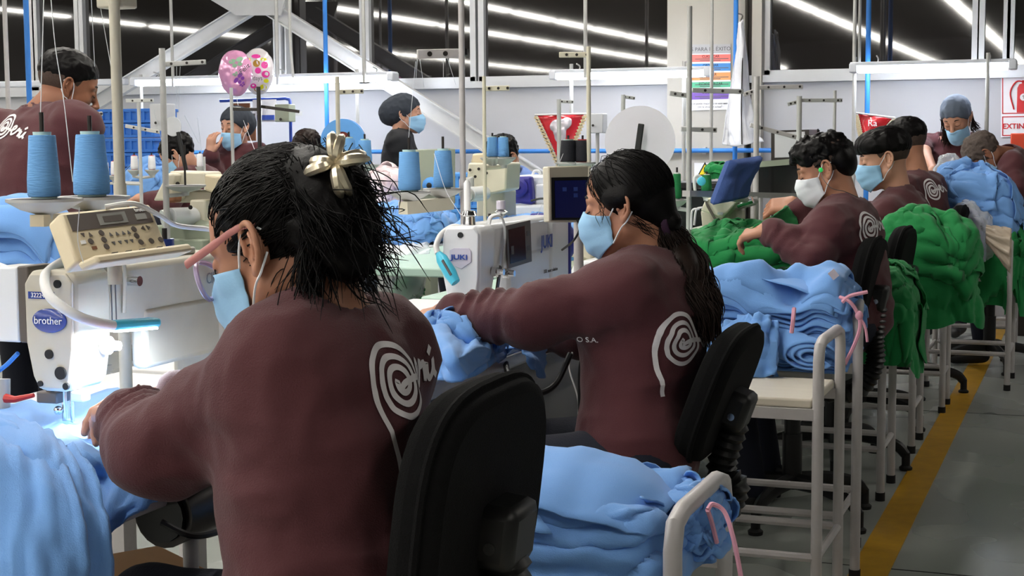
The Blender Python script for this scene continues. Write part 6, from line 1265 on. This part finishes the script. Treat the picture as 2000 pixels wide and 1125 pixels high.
p0, p1 = at(1152, 222, Y=9.5), at(1182, 260, Y=9.5); gbx = thing('control_box', 'small pale control box right of the red pennant', 'control box', (p0 + p1) / 2); MB().box((p0 + p1) / 2, (abs(p1[0] - p0[0]), .1, abs(p1[2] - p0[2]))).build('case', 'alu', gbx, .005); MB().cyl(at(1158, 245, Y=9.44), at(1158, 245, Y=9.42), .008).build('knob', 'dark_metal', gbx); MB().cyl((p0 + p1) / 2 * (1, 1, 0), (p0 + p1) / 2, .012).build('post', 'grey_metal', gbx)
p0, p1 = at(301, 203, Y=7.9), at(335, 255, Y=7.9); gbx = thing('control_box', 'tall pale control box behind the grey stand by the crates', 'control box', (p0 + p1) / 2); MB().box((p0 + p1) / 2, (abs(p1[0] - p0[0]), .1, abs(p1[2] - p0[2]))).build('case', 'alu', gbx, .005); MB().cyl(at(304, 240, Y=7.84), at(304, 240, Y=7.82), .008).build('knob', 'dark_metal', gbx); MB().cyl((p0 + p1) / 2 * (1, 1, 0), (p0 + p1) / 2, .012).build('post', 'grey_metal', gbx)
# green machine cabinet and striped motor behind the blue cones, dark stool by the standing woman
gm = thing('machine_cabinet', 'grey green machine case behind the two blue cones', 'sewing machine', at(835, 340, Y=7.4) * (1, 1, 0)); pprism([(792, 293), (868, 290), (868, 400), (792, 400)], 7.4, .15).build('case', 'grey_green', gm, .006); pprism([(828, 318), (836, 318), (838, 346), (828, 346)], 7.48, .03).build('latch', 'cream_paint', gm); q = at(842, 362, Y=7.4); MB().ball(q, (.05, .04, .045)).build('cover', 'crate_light', gm); MB().ball(q + (.004, -.035, 0), (.016, .01, .016)).build('hole', 'ink_black', gm); p0 = at(830, 400, Y=7.6); MB().box((p0[0], 7.6, p0[2] / 2), (.1, .1, p0[2])).build('column', 'grey_green', gm)
sl = thing('side_table', 'dark slate side table at the feet of the woman in black', 'table', at(720, 345, Y=9.0) * (1, 1, 0)); p0, p1 = at(690, 335, Y=9.0), at(752, 342, Y=9.0); MB().box((p0 + p1) / 2, (abs(p1[0] - p0[0]), .3, .03)).build('top', 'cap_grey', sl)
for x in (p0[0] + .06, p1[0] - .03):
    for y in (8.9, 9.1): MB().box((x, y, p0[2] / 2 - .02), (.05, .05, p0[2] - .04)).build('leg', 'cap_black', sl)
# glasses, claw clip, earbud
gl = thing('eyeglasses', 'glasses with pink temple worn by the woman closest to camera', 'glasses', row_head[0]); HV1 = lambda v: np.asarray(v, float) @ row_head[1].T + row_head[0]
mat('glass_pink', (176, 112, 108), .35); mat('glass_rim', (206, 190, 226), .2, alpha=.8); mat('lens', (226, 232, 240), .05, alpha=.25, spec=.9)
for s in (-1, 1):
    MB().tube(HV1(smooth_path([(.107, s * .073, .02), (.05, s * .0835, .026), (.0, s * .086, .034), (-.03, s * .084, .03)], 6)), [.006] * 8 + [.005] * 6 + [.004] * 5, 8, flat=.4).build('temple', 'glass_pink', gl)
    ring = [(.112 - .004 * abs(math.cos(t)) + (-.012 if s * math.cos(t) > 0 else 0) * abs(math.cos(t)), s * .04 + .031 * math.cos(t), -.002 + .026 * math.sin(t)) for t in np.linspace(0, 2 * PI, 24, endpoint=False)]
    MB().tube(HV1(ring), .0035, 6, closed=True).build('rim', 'glass_rim', gl); m_ = MB(); m_.add(HV1(ring), [tuple(range(24))]); m_.build('lens', 'lens', gl)
MB().tube(HV1([(.112, -.01, .004), (.115, 0, .008), (.112, .01, .004)]), .003, 6).build('bridge', 'glass_rim', gl)
mat('gold_metal', (232, 220, 196), .3, .85, var=.1, vs=30)
cl = thing('hair_claw', 'gold metal hair claw holding up the bun', 'hair clip', HV1((-.12, .02, .11))); ch_ = at(655, 318, 1.94); rr2 = random.Random(4)
for s, (dx, dy, dz) in enumerate(((-.9, -.2, -.3), (-.75, -.4, .05), (.15, -.2, -1), (.4, -.25, -.9), (-.1, .1, 1), (.25, .2, .9), (.95, .1, .12), (.8, -.3, .3))):
    d = RIGHT * dx + UP * dz - FWD * dy * .8; L = .042 if s not in (4, 5) else .036; sd = nrm(np.cross(d, FWD))
    MB().tube(smooth_path([ch_, ch_ + d * L * .4 - FWD * .014, ch_ + d * L * .8 - FWD * .01, ch_ + d * L * 1.05 + FWD * .006], 5), np.interp(np.linspace(0, 1, 16), (0, .3, .7, 1), (.004, .008, .0075, .003)), 8).build('prong', 'gold_metal', cl)
MB().cyl(ch_ - RIGHT * .016, ch_ + RIGHT * .016, .006).build('hinge', 'gold_metal', cl)
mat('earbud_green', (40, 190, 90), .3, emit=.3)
eh = thing('earbud', 'green earbud with thin cord in the ear of the curly man', 'earphone', at(1603, 332, 5.12)); MB().ball(at(1603, 332, 5.12), .008).build('bud', 'earbud_green', eh); MB().tube(smooth_path([at(1604, 335, 5.12), at(1608, 350, 5.1), at(1625, 368, 5.08), at(1650, 374, 5.1), at(1675, 385, 5.15)], 6), .0012, 5).build('cord', 'ink_grey', eh)
